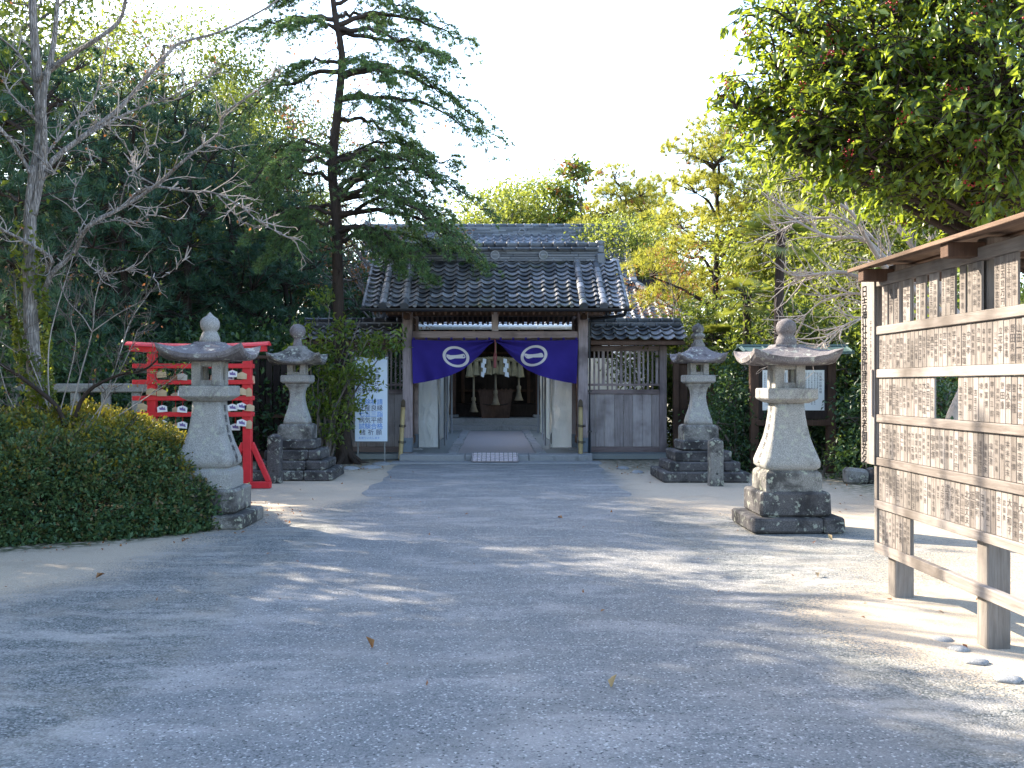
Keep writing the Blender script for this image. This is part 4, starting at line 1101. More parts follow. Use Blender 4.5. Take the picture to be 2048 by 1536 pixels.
def row_h(mb, s, cx, cz, w, size, mi):
    n = len(s)
    for k, ch in enumerate(s):
        if ch == ' ': continue
        V, F = glyph(ch); u = cx-w/2+w*(k+.5)/n
        mb.add([fnS(u+a*size, cz+b*size*1.02) for a, b in V], F, mi, .5)
mb = MB(); cx = -2.56
for k, (s, mi) in enumerate((('厄除祈請', 0), ('安産良縁', 1), ('七五三詣', 0), ('病気平癒', 1), ('試験合格', 0), ('諸祈願', 1))):
    row_h(mb, s, cx, 1.25-.125*k, .50, .128, mi)
row_h(mb, 'お祈りいたします', cx-.03, .51, .44, .055, 0)
mb.build('lettering', [ikb, ikd], pan); mb = MB()
for k, s in enumerate(('家内安全', '商売繁昌', '起工挙式', '地鎮神祭')): row_h(mb, s, cx-.06, 1.90-.135*k, .50, .125, 1)
mb.build('upper_lettering', [ikb, ikd], pan)

# ------------------------------------------------------------------ copper-roofed notice board on the right
ND = 18.6
nb = thing('notice_board', 'dark wooden notice board with green copper roof and a white notice', 'notice board', (5.4, ND, 0))
for x in (4.70, 6.10):
    mb = MB(); mb.box(x-.075, x+.075, ND-.075, ND+.075, 0, 2.22, .01); mb.build('post', M['brownwood'], nb)
mb = MB(); mb.box(4.775, 6.025, ND-.03, ND+.03, .98, 2.05, .006); bd = mb.build('board', M['darkwood'], nb)
for xa, xb, ya, yb, za, zb in ((4.72, 6.08, ND-.085, ND+.04, .86, .97), (4.62, 6.18, ND-.06, ND+.06, 2.06, 2.18)): mb = MB(); mb.box(xa, xb, ya, yb, za, zb, .008); mb.build('rail', M['brownwood'], nb)
mb = MB(); mb.box(4.85, 5.97, ND-.038, ND-.031, 1.14, 1.87, 0); pp = mb.build('notice', M['paper'], bd)
mb = MB(); rg = random.Random(5); pool = '日吉神社御祭神大山咋命由緒沿革当社古来崇敬厚天正年間再建社殿奉安鎮座例祭春秋氏子中町家内安全五穀豊穣'
fnN = lambda u, v: (u, ND-.0395, v)
for k in range(20):
    u = 5.90-k*.053
    if k == 0: write_v(mb, '日吉神社御由緒', .052, fnN, u, 1.80)
    else: write_v(mb, ''.join(rg.choice(pool) for _ in range(rg.randint(11, 19))), .031, fnN, u, 1.81)
mb.build('lettering', M['ink'], pp)
mb = MB()
for sg in (-1, 1):
    a = np.array([5.4, ND+sg*.42, 2.19]); b = np.array([5.4, ND, 2.30]); mb.beam(a, b, 1.98, .02, .002, r=.5)
mb.build('roof', M['copper'], nb)
mb = MB(); mb.box(4.40, 6.40, ND-.07, ND+.07, 2.29, 2.335, .01)
for sg in (-1, 1): mb.box(4.41, 6.39, ND+sg*.40-.012, ND+sg*.40+.012, 2.15, 2.183, .003)
for k in range(6):
    x = 4.45+k*.38
    for sg in (-1, 1): mb.beam((x, ND+sg*.41, 2.21), (x, ND+sg*.075, 2.298), .03, .02, .003)
mb.build('roof_trim', M['copper'], nb)

# ------------------------------------------------------------------ long board of donors' name plaques
BX = 2.95
brd = thing('donor_board', 'long roofed timber board of donor name plaques along the approach', 'donor board', (BX+.1, 6.3, 0))
Y1, Y2 = 7.92, 3.6
ZR = [(2.355, 2.435), (1.985, 2.05), (1.655, 1.72), (1.315, 1.375), (.985, 1.045), (.655, .715), (.315, .39)]
for (a, b) in ZR:
    mb = MB(); mb.box(BX-.02, BX+.03, Y2, Y1, a, b, .004); mb.build('rail', M['boardwood'], brd)
mb = MB()
for a, b in zip(ZR[1:], ZR[:-1]): mb.box(BX-.018, BX+.028, Y1-.055, Y1-.003, a[1]+.001, b[0]-.001, .003)
mb.build('stile', M['boardwood_z'], brd)
for y in (7.70, 6.27, 4.84):
    mb = MB(); mb.box(BX+.032, BX+.175, y-.07, y+.07, -.05, 2.50, .008); mb.build('post', M['boardwood_z'], brd)
mb = MB()                                                         # plank roof
r0 = (BX+.10, 2.545)
for sg in (-1, 1):
    e = (BX+.10+sg*.32, 2.475)
    for k in range(3):
        f0, f1 = k/3, (k+1.12)/3
        a = np.array([e[0]+(r0[0]-e[0])*f0, 0, e[1]+(r0[1]-e[1])*f0+.01]); b = np.array([e[0]+(r0[0]-e[0])*f1, 0, e[1]+(r0[1]-e[1])*f1-.006])
        a[1] = b[1] = (Y1+.0+Y2-.3)/2; d = (b-a)/np.linalg.norm(b-a); N = np.cross(np.array([0, 1., 0]), d)
        mb.obox((a+b)/2, np.array([[0, 1, 0], d, N]), ((Y1-Y2+.30)/2, np.linalg.norm(b-a)/2, .009), .003, r=.3+.2*k)
rf = mb.build('roof', M['roofboard'], brd)
mb = MB(); mb.box(BX-.225, BX-.207, Y2-.3, Y1+.0, 2.466, 2.494, .003); mb.box(BX+.407, BX+.425, Y2-.3, Y1+.0, 2.466, 2.494, .003); mb.box(BX+.04, BX+.16, Y2-.32, Y1+.02, 2.55, 2.58, .004)
mb.build('roof_edge', M['roofboard'], rf)
for y in (7.70, 6.27, 4.84): mb = MB(); mb.box(BX-.20, BX+.40, y-.055, y+.055, 2.38, 2.468, .004); mb.build('roof_bracket', M['brownwood'], rf)
mb = MB(); mb.box(BX-.035, BX-.022, Y1-.045, Y1+.235, .985, 2.435, .004, r=.75); ti = mb.build('title_plank', M['plaque'], brd)
fnB = lambda off: (lambda u, v: (off, -u, v))
mb = MB(); write_v(mb, '日吉神社社務所建設奉賛者御芳名', .106, lambda u, v: (BX-.038, Y1+.155-u, v), 0, 2.335, .90, wid=1.15, bold=True)
mb.build('lettering', M['ink'], ti)
mb = MB(); write_v(mb, '平成十二年十二月吉日', .042, lambda u, v: (BX-.038, Y1+.02-u, v), 0, 2.08, 1.05)
mb.build('date_lettering', M['ink'], ti)
mb = MB(); mb.box(BX-.05, BX-.036, Y1-.035, Y1-.005, 1.36, 1.72, .003, r=.9); mb.build('slip', M['plaque'], ti)
rg = random.Random(11)
FAM = '古賀 平野 平田 大川 高田 井手 大村 田中 山田 江口 中村 永田 内田 森田 金子 松尾 吉田 野田 石橋 北原 武藤 甲斐 樺島 近藤 今村 堤 龍 乗富 新谷 木下 川口 宮本 福山 立花'.split()
GIV = '正一 信義 勝利 三郎 義雄 清 一男 文夫 幸子 秀樹 孝 和子 博 利夫 光雄 勇 千代 久美 末雄 敏郎 政信 重信 隆 洋子'.split()
AMT = ['金五拾万円', '金参拾万円', '金弐拾万円', '金拾万円', '金五万円', '金弐万円']
rg_j = [rg.uniform(-.003, .003) for _ in range(7)]
def nameplaque(y, w, row, text, mini=False):
    z0, z1 = ZR[row+1][1]+.002, ZR[row][0]-.002
    mb = MB(); mb.box(BX-.004+rg.uniform(0, .003), BX+.012, y-w+.0022, y-.0015, z0, z1, .002, mi=0)
    n = max(len(text), 4); size = min(w*rg.uniform(.50, .80), (z1-z0)*.9/(n*1.08)); st = rg.uniform(1.02, min(1.5, max(1.04, (z1-z0)*.84/(size*n)))); ju = rg.uniform(-.004, .004)
    top = z1-.03-rg.uniform(0, max(.0, min(.05, (z1-z0)-.03-size*st*n)))
    for k, ch in enumerate(text): write_v(mb, ch, size*rg.uniform(.86, 1.12), lambda u, v: (BX-.0062, y-w/2-u+ju+rg_j[k % 7], v), 0, top-size*.5-k*size*st, 1, mi=1, wid=rg.uniform(.9, 1.15))
    return mb
def pers(): return rg.choice(FAM)+(rg.choice(GIV) if rg.random() < .8 else rg.choice(GIV)[:1])
rest = MB(); cnt = 0
gaps0 = [(7.80, .105), (7.66, .085), (7.56, .095), (7.40, .13), (7.17, .16), (6.955, .135), (6.76, .20), (6.50, .085), (6.39, .19), (6.05, .28), (5.6, .2), (5.2, .3), (4.7, .25)]
plan = []
for y, w in gaps0:
    n = max(1, round(w/.066)); plan += [(y-k*w/n, w/n, 0, rg.choice(('金五拾万円', '大字日吉区', '石材林業組合', pers(), '敬神婦人会', '氏子総代会'))) for k in range(n)]
for row in range(1, 6):
    y = Y1-.06; first = True
    while y > (7.30 if row == 5 else Y2+.1):
        w = rg.uniform(.062, .072)
        if row == 2 and 6.52 < y < 6.88: y = 6.52; first = True; continue
        plan.append((y, w, row, rg.choice(AMT) if first else pers())); first = rg.random() < .05; y -= w
vis = sorted([p for p in plan if p[0] > 5.72], key=lambda p: p[0])[:]
near = set(id(p) for p in vis[:99])
rest2 = MB()
for p in plan:
    mb = nameplaque(*p)
    if id(p) in near: mb.build('name_plaque', [M['plaque'], M['fadedink']], brd)
    else:
        b = rest; n0 = len(b.V); b.V += mb.V; b.F += [[n0+i for i in f] for f in mb.F]; b.M += mb.M; b.R += mb.R; b.S += mb.S
tag(rest.build('name_plaques', [M['plaque'], M['fadedink']], brd), kind='stuff')

# ------------------------------------------------------------------ fences in the background
def post_rail_fence(name, label, p, q, mat, zt, n, cap=.12, post=.12, low=None):
    t = thing(name, label, 'fence', ((p[0]+q[0])/2, (p[1]+q[1])/2, 0)); p = np.array(p, float); q = np.array(q, float); d = (q-p)/np.linalg.norm(q-p)
    A = np.array([[d[0], d[1], 0], [-d[1], d[0], 0], [0, 0, 1]]); L = np.linalg.norm(q-p); m = np.append((p+q)/2, 0)
    mb = MB(); mb.obox(m+[0, 0, zt], A, (L/2+.1, post*.7, cap/2), .015); mb.build('top_rail', mat, t)
    for k in range(n):
        c = np.append(p+(q-p)*(k+.5)/n, (zt-cap/2)/2)
        mb = MB(); mb.obox(c, A, (post/2, post/2, (zt-cap/2)/2), .012); mb.build('post', mat, t)
    mb = MB(); mb.obox(m+[0, 0, .12], A, (L/2, post*.35, .12), .01)
    if low: mb.obox(m+[0, 0, low], A, (L/2, post*.3, .05), .01)
    mb.build('bottom_rail', mat, t); return t
post_rail_fence('stone_fence', 'pale stone railing behind the azalea mound and bare tree', (-11.5, 17.2), (-5.9, 17.6), M['granite'], 1.55, 11, .15, .14, .9)
def board_fence(label, x0, x1, y, h, mat, gap=.16):
    t = thing('board_fence', label, 'fence', ((x0+x1)/2, y, 0))
    mb = MB(); x = x0
    while x < x1: mb.box(x, x+gap-.02, y, y+.025, .2, h, .003); x += gap
    mb.build('boards', mat, t)
    mb = MB(); mb.box(x0, x1, y-.05, y-.002, h*.42, h*.42+.08, .005); mb.box(x0-.1, x1+.1, y-.06, y+.1, h+.002, h+.07, .01); mb.box(x0, x1, y-.04, y+.06, .02, .199, .01); mb.build('rail', M['brownwood'], t)
    for x in np.arange(x0, x1+.1, 1.6): mb = MB(); mb.box(x-.06, x+.06, y-.17, y-.052, 0, h, .008); mb.build('post', mat, t)
board_fence('dark board fence in shade behind the slender lantern by the rack', -8.2, -3.95, 21.6, 2.15, M['darkwood'])
board_fence('reddish-brown board fence in shade behind the notice board', 3.9, 11.0, 22.2, 2.05, M['brownwood'], .30)
bpy.data.objects.remove(_fo); bpy.data.curves.remove(_fc)
# ------------------------------------------------------------------ vegetation helpers
def unit(v): return v/(np.linalg.norm(v, axis=-1, keepdims=True)+1e-9)
def leaf_arrays(rg, C, size, asp=.45, fold=.18, axis=None, up=.6, jit=.8, droop=0.0):
    """one folded leaf blade per centre: (N*4,3) verts, (N*2,3) tris"""
    n = len(C); size = np.broadcast_to(size, (n,))
    a = rg.normal(size=(n, 3))*jit
    if axis is not None: a = a+axis
    a[:, 2] -= droop; a = unit(a)
    w = rg.normal(size=(n, 3))*.7; w[:, 2] += up; w = unit(w-(w*a).sum(1, keepdims=True)*a)     # blade normal
    b = np.cross(w, a); L = size[:, None]
    base = C-a*L*.5; tip = C+a*L*.5-w*L*.12; mid = C+a*L*.06
    lf = mid+b*L*asp*.5+w*L*fold*.5; rt = mid-b*L*asp*.5+w*L*fold*.5
    V = np.stack([base, rt, tip, lf], 1).reshape(-1, 3)
    i = np.arange(n)[:, None]*4
    F = np.stack([np.concatenate([i, i+1, i+2], 1), np.concatenate([i, i+2, i+3], 1)], 1).reshape(-1, 3)
    return V, F
def needle_arrays(rg, C, D, k, length, width, spread=.9):
    """k needles fanning out of each centre C about direction D"""
    n = len(C); C = np.repeat(C, k, 0); D = np.repeat(D, k, 0)
    d = unit(D+rg.normal(size=C.shape)*spread*.6); L = length*rg.uniform(.6, 1.15, (len(C), 1))
    s = unit(np.cross(d, rg.normal(size=C.shape)))*width*.5
    V = np.stack([C-s, C+s, C+d*L], 1).reshape(-1, 3)
    F = np.arange(len(C)*3).reshape(-1, 3)
    return V, F
def crown_points(rg, lumps, n, shell=.55):
    """twig ends spread over the outer part of overlapping lumps; returns points and outward directions"""
    Lp = np.asarray(lumps, float); w = (Lp[:, 3]*Lp[:, 4]*Lp[:, 5])**(2/3); k = rg.choice(len(Lp), n, p=w/w.sum())
    d = unit(rg.normal(size=(n, 3))); r = shell+(1-shell)*rg.random((n, 1))**.6
    r *= 1+.18*np.sin(d[:, :1]*7+k[:, None])*np.cos(d[:, 1:2]*6+k[:, None]*2)
    return Lp[k, :3]+d*r*Lp[k, 3:6], d
def lumps_for(rg, rx, ry, z0, z1, n, size=(.38, .55), flat=.8):
    out = []
    for _ in range(n):
        f = rg.random(); z = z0+(z1-z0)*f; prof = math.sin(PI*min(.97, .12+.8*f))**.7
        a = rg.uniform(0, 2*PI); q = math.sqrt(rg.random())*.75
        s = rg.uniform(*size)*min(rx, (z1-z0)/1.6)*(1.1-.35*f)
        out.append((rx*prof*q*math.cos(a), ry*prof*q*math.sin(a), z, s, s, s*flat))
    return out
def limbs_to(rg, lumps, trunk_pts, r0, wig=.25):
    """a bent limb from the trunk to every lump, twigs inside it"""
    lines = []; tp = np.asarray(trunk_pts)
    for (x, y, z, rx, ry, rz) in lumps:
        k = np.searchsorted(tp[:, 2], max(tp[1, 2], z-.9*math.hypot(x, y)-.2)); k = min(max(1, k), len(tp)-1)
        a = tp[k]; b = np.array([x, y, z]); m = (a+b)/2+rg.normal(size=3)*wig*rx+np.array([0, 0, -.15*rx])
        p = spline([a, m, b], 8); r = r0*(.5-.04*k) if r0*(.5-.04*k) > .02 else .02
        lines.append((p, np.linspace(max(r, .03), .014, 8)))
        for _ in range(6):
            d = unit(rg.normal(size=3))*np.array([rx, ry, rz])*.95; s0 = p[rg.integers(4, 8)]
            lines.append((spline([s0, s0+d*.5+rg.normal(size=3)*.08*rx, b+d], 5), np.linspace(.02, .005, 5)))
    return lines
def trunk_line(rg, h, lean=(0, 0), wob=.12, n=10):
    z = np.linspace(-.1, h, n); p = np.stack([lean[0]*(z/h)+wob*np.sin(z*.9+rg.uniform(0, 6))*z/h, lean[1]*(z/h)+wob*np.sin(z*.8+rg.uniform(0, 6))*z/h, z], 1)
    return p
def wood_mesh(name, lines, mat, k=6):
    V, F = tube_np(lines, k); return mesh_np(name, V, F, mat, smooth=True)
def colour_of(rg, n, clump, amp=.25):
    return np.clip(.5+clump*amp+rg.normal(size=n)*.22, 0, 1)

LF = {}
LF['dark'] = m_leaf('dark_evergreen_leaf', [(.014, .038, .022), (.028, .068, .034), (.048, .10, .042), (.085, .15, .045)], .32, (.10, .16, .02))
LF['bluegreen'] = m_leaf('bluegreen_needles', [(.016, .052, .038), (.032, .088, .058), (.062, .128, .066)], .30, (.08, .14, .04))
LF['light'] = m_leaf('lit_yellow_green_leaf', [(.05, .085, .018), (.10, .15, .03), (.16, .20, .04), (.22, .23, .05)], .42, (.34, .38, .05))
LF['pine'] = m_leaf('pale_pine_needles', [(.09, .12, .02), (.17, .20, .03), (.25, .26, .04), (.32, .30, .05)], .45, (.52, .50, .06))
LF['cedar'] = m_leaf('cedar_needles', [(.032, .085, .045), (.058, .13, .062), (.095, .175, .066), (.15, .22, .06)], .42, (.20, .30, .06))
LF['glossy'] = m_leaf('glossy_leaf', [(.014, .040, .010), (.030, .075, .015), (.062, .12, .02), (.14, .19, .03)], .43, (.38, .46, .03), .35, .5)
LF['mixed'] = m_leaf('mixed_green_leaf', [(.02, .045, .015), (.045, .085, .02), (.08, .125, .03), (.15, .17, .035)], .36, (.28, .34, .04))
LF['azalea'] = m_leaf('azalea_leaf', [(.024, .060, .034), (.045, .10, .048), (.072, .135, .055), (.10, .14, .05), (.16, .11, .055)], .25, (.28, .26, .03), .5, .3)
LF['azatop'] = m_leaf('azalea_sunlit_leaf', [(.15, .16, .025), (.23, .22, .03), (.28, .20, .035)], .42, (.36, .30, .03))  # yellow that stands for sunlight on top of the mound
LF['brown'] = m_leaf('withered_leaf', [(.16, .06, .03), (.24, .10, .04), (.30, .15, .05)], .35, (.4, .16, .05))
LF['ivy'] = m_leaf('ivy_leaf', [(.03, .06, .015), (.08, .12, .02), (.16, .19, .03)], .4, (.34, .38, .04))
LF['palm'] = m_leaf('palm_blade', [(.06, .10, .02), (.12, .16, .03), (.19, .20, .04), (.30, .20, .05)], .35, (.35, .38, .05), .35, .5)

def broadleaf(name, label, cat, seed, h, r, z0, nl, clusters, per, leaf, mat, tr=.16, sig=.22, bark='bark', group=None, asp=.5, flat=.8, lean=(0, 0), shell=.5, size=(.38, .55), droop=.15, extra=None):
    rg = np.random.default_rng(seed); t = thing(name, label, cat, (0, 0, 0), group)
    tp = trunk_line(rg, h*.82, lean); lumps = lumps_for(rg, r, r, z0, h-r*.3, nl, size, flat)
    lines = [(tp, np.linspace(tr, tr*.25, len(tp)))]+limbs_to(rg, lumps, tp, tr)
    put('trunk', wood_mesh('trunk', lines, M[bark]), t, False)
    C, d = crown_points(rg, lumps, clusters, shell)
    cl = np.repeat(rg.normal(size=clusters), per); CC = np.repeat(C, per, 0)+rg.normal(size=(clusters*per, 3))*sig*np.array([1, 1, .7]); DD = np.repeat(d, per, 0)
    V, F = leaf_arrays(rg, CC, leaf*rg.uniform(.7, 1.25, len(CC)), asp, axis=DD*.6, droop=droop)
    rn = np.repeat(colour_of(rg, len(CC), cl), 2); mi = None; mats = [LF[mat]]
    if extra:
        mats.append(LF[extra[0]]); e = (rg.random(clusters) < extra[1]); mi = np.repeat(np.repeat(e, per), 2).astype(int)
    put('crown', mesh_np('crown', V, F, mats, rn, mi), t, False)
    return t
def pine(name, label, cat, seed, h, r, z0, pads, tufts, k, ln, wd, mat, tr=.17, bark='darkbark', group=None, lean=(0, 0), thick=.35, extra=None):
    rg = np.random.default_rng(seed); t = thing(name, label, cat, (0, 0, 0), group)
    tp = trunk_line(rg, h*.96, lean, .2, 12); lines = [(tp, np.linspace(tr, .03, len(tp)))]
    CL = []; 
    for i in range(pads):
        f = (i+rg.random())/pads; z = z0+(h-z0)*f; reach = r*(1-.75*f**1.4)*rg.uniform(.55, 1.05); a = i*2.4+rg.uniform(-.5, .5)
        s = r*(.42-.2*f)*rg.uniform(.8, 1.2); c = np.array([reach*.72*math.cos(a), reach*.72*math.sin(a), z])
        j = min(len(tp)-1, int(len(tp)*max(.08, (z-.25*reach)/h*.96))); b = tp[j]; c[:2] += b[:2]*.8
        lines.append((spline([b, (b+c)/2+rg.normal(size=3)*.12+[0, 0, .1], c+[0, 0, -.1]], 7), np.linspace(.06, .015, 7)))
        n = max(8, int(tufts*s*s/(r*r*.12)/pads)); ang = rg.uniform(0, 2*PI, n); q = np.sqrt(rg.random(n))
        pt = np.stack([c[0]+s*1.25*q*np.cos(ang), c[1]+s*1.25*q*np.sin(ang), c[2]+thick*s*(1-q*q)*1.2+rg.normal(size=n)*thick*s*.4], 1); CL.append(pt)
        for m in range(0, n, max(3, n//7)): lines.append((np.array([c+[0, 0, -.1], (c+pt[m])/2+[0, 0, -.05], pt[m]]), np.array([.018, .012, .006])))
    put('trunk', wood_mesh('trunk', lines, M[bark], 5), t, False)
    C = np.concatenate(CL); D = unit(np.stack([rg.normal(size=len(C))*.6, rg.normal(size=len(C))*.6, np.full(len(C), .75)], 1))
    V, F = needle_arrays(rg, C, D, k, ln, wd, 1.1)
    cl = np.repeat(rg.normal(size=len(C)), k); mats = [LF[mat]]; mi = None
    if extra: mats.append(LF[extra[0]]); mi = np.repeat(rg.random(len(C)) < extra[1], k).astype(int)
    put('crown', mesh_np('crown', V, F, mats, colour_of(rg, len(F), cl), mi), t, False)
    return t
def at(o, px, D, sc=1, rz=0, z=0):
    o.location = (float((px-VX)*D/FPX), D, z); o.rotation_euler.z = rz; o.scale = (sc, sc, sc); return o
def relabel(o, label, group=None):
    o['label'] = label
    if group: o['group'] = group
    return o
def grow(rg, out, p, d, L, r, lev, up=.25, spread=.8, n=6, kids=4, shrink=.6, wig=.16, end=.25):
    pts = [p]; dd = unit(d)
    for i in range(n):
        dd = unit(dd+rg.normal(size=3)*wig+np.array([0, 0, up*.12])); pts.append(pts[-1]+dd*L/n)
    pts = np.array(pts); out.append((pts, np.linspace(r, max(r*end, .0018), n+1)))
    if lev <= 0: return
    for _ in range(kids):
        i = rg.integers(1, n+1); t = unit(pts[i]-pts[i-1]); q = unit(np.cross(t, rg.normal(size=3)))
        grow(rg, out, pts[i], t*(1-spread*.4)+q*spread, L*shrink*rg.uniform(.6, 1.1), max(r*(1-.6*i/n)*.6, .0025), lev-1, up, spread, max(3, n-1), kids, shrink, wig, end)

# ------------------------------------------------------------------ wood on the left
VGS = 'trees of the left-hand wood'
pA = pine('pine_tree', 'dark pine at the far left edge of the wood', 'tree', 1, 9.0, 3.3, 1.2, 26, 900, 26, .30, .022, 'bluegreen', group=VGS)
pB = pine('pine_tree', 'dark pine in the left-hand wood behind the red rack', 'tree', 2, 8.6, 3.0, .9, 26, 900, 26, .30, .022, 'bluegreen', group=VGS, thick=.45)
at(pA, 20, 24, 1.0, .3); at(pB, 375, 24.5, 1.0, 1)
for px, D, sc, rz, src, lab in ((140, 26.5, 1.02, 2.1, pB, 'dark pine standing directly behind the bare trunk'), (255, 23.5, .88, 4.0, pA, 'dark pine in the left-hand wood above the stone railing end'),
        (470, 25.5, .86, 5.1, pA, 'dark pine in the left-hand wood left of the tall cedar'), (70, 20.5, .92, 2.7, pA, 'dark pine nearest the bare trunk in the left-hand wood'), (190, 27, 1.12, 5.5, pB, 'tallest dark pine right of the bare trunk in the left-hand wood'), (310, 29, 1.12, .9, pA, 'tall dark pine in the left-hand wood above the red rack'), (570, 26.0, .78, 3.0, pB, 'low dark pine between the cedar trunk and the rear lantern'), (-120, 22, 1.05, 1.0, pA, 'dark pine beyond the left edge, its boughs reaching in')):
    relabel(at(dup(src), px, D, sc, rz), lab)
bT = broadleaf('broadleaf_tree', 'tall thin-crowned tree against the sky at the upper left', 'tree', 5, 16, 4.2, 6.5, 20, 760, 22, .155, 'mixed', .22, .42, group=VGS, shell=.35, size=(.30, .42), extra=('light', .25))
at(bT, 150, 36, .80, 0)
for px, D, sc, rz, lab in ((330, 34, .98, 2, 'tall thin-crowned tree against the sky above the dark pines'), (-75, 27.6, 1.2, 1.1, 'tallest thin-crowned tree, its leaves filling the top left corner'), (585, 32, .74, 2.7, 'thin-crowned tree whose leaves show just behind the cedar'), (400, 28, .66, 5, 'thin-crowned tree rising above the pines behind the red rack'), (500, 36, .88, 4, 'thin-crowned tree against the sky just left of the cedar top'), (610, 37, .60, 1.2, 'small yellowish tree glimpsed behind the cedar trunk'), (-70, 31, .74, 3, 'tall thin-crowned tree against the sky left of the bare trunk')):
    relabel(at(dup(bT), px, D, sc, rz), lab)
bU = broadleaf('evergreen_tree', 'dense evergreen tree filling the wood behind the dark pines', 'tree', 6, 7.6, 3.4, .6, 18, 1000, 18, .19, 'dark', .2, .30, group=VGS, shell=.6, size=(.42, .55))
at(bU, 60, 30, 1.05, 0)
for px, D, sc, rz, lab in ((230, 30, 1.05, 1, 'dense evergreen in the wood behind the stone railing'), (410, 31, 1.0, 2, 'dense evergreen in the wood above the board fence'), (170, 35, 1.2, 5, 'dense evergreen deep in the wood behind the pine by the bare trunk'), (330, 36, 1.15, 6, 'dense evergreen deep in the wood above the red rack'), (490, 36, 1.1, 1.4, 'dense evergreen deep in the wood left of the slender lantern'), (10, 35, 1.2, 2.4, 'dense evergreen deep in the wood at the left edge'), (560, 31, .9, 3, 'dense evergreen in the wood left of the cedar trunk'), (690, 31, .72, 4, 'dense evergreen behind the left end of the gate roof')):
    relabel(at(dup(bU), px, D, sc, rz), lab)
bR = thing('red_leaf_tree', 'bare tree with a few withered red leaves behind the cedar', 'tree', (0, 0, 0), VGS)
rg = np.random.default_rng(9); out = []; grow(rg, out, np.array([0, 0, 0.]), np.array([0, 0, 1.]), 5.0, .12, 0, .3, .8, 7, 0)
for k in range(9): b = out[0][0][3+k % 5]; a = k*2.4; grow(rg, out, b, np.array([math.cos(a), math.sin(a), 1.3]), 3.6, .05, 3, .5, .6, 5, 4, .6)
put('trunk', wood_mesh('trunk', out, M['bark'], 4), bR, False)
tips = np.concatenate([o[0][-2:] for o in out if o[1][0] < .02]); tips = tips[rg.random(len(tips)) < .5]
C = np.repeat(tips, 4, 0)+rg.normal(size=(len(tips)*4, 3))*.09
V, F = leaf_arrays(rg, C, .10*rg.uniform(.7, 1.2, len(C)), .5); put('crown', mesh_np('crown', V, F, LF['brown'], np.repeat(rg.random(len(C)), 2)), bR, False)
at(bR, 775, 29, 1.0, 0)
relabel(at(dup(bR), 560, 33, 1.2, 2), 'bare twiggy tree with withered leaves left of the cedar trunk')
relabel(at(dup(bR), 1305, 27, .60, 4), 'brown twiggy shrub-like tree just right of the gate roof verge', 'trees behind the right-hand wing wall')
# undergrowth: low evergreen shrubs under the wood
sA = broadleaf('evergreen_shrub', 'dark evergreen shrub behind the stone railing at the far left', 'shrub', 12, 2.7, 1.7, .25, 12, 460, 18, .12, 'dark', .05, .19, group='shrubs under the left-hand wood', size=(.5, .7), shell=.6)
at(sA, 30, 20, 1.0, 0)
for px, D, sc, rz, lab in ((150, 19.5, 1.0, 1, 'dark evergreen shrub behind the stone railing near the bare tree'), (260, 20.3, .95, 2, 'dark evergreen shrub behind the red rack, left part'), (360, 22.8, 1.2, 3, 'dark evergreen shrub behind the board fence by the lantern top'), (450, 23, 1.25, 4, 'dark evergreen shrub behind the right half of the red rack'),
        (545, 23, 1.2, 5, 'dark evergreen shrub behind the slender rear lantern'), (620, 23.2, 1.2, 6, 'dark evergreen shrub behind the left end of the wing roof'), (-70, 17.5, 1.1, 2.2, 'dark evergreen shrub at the very left beyond the railing')):
    relabel(at(dup(sA), px, D, sc, rz), lab)

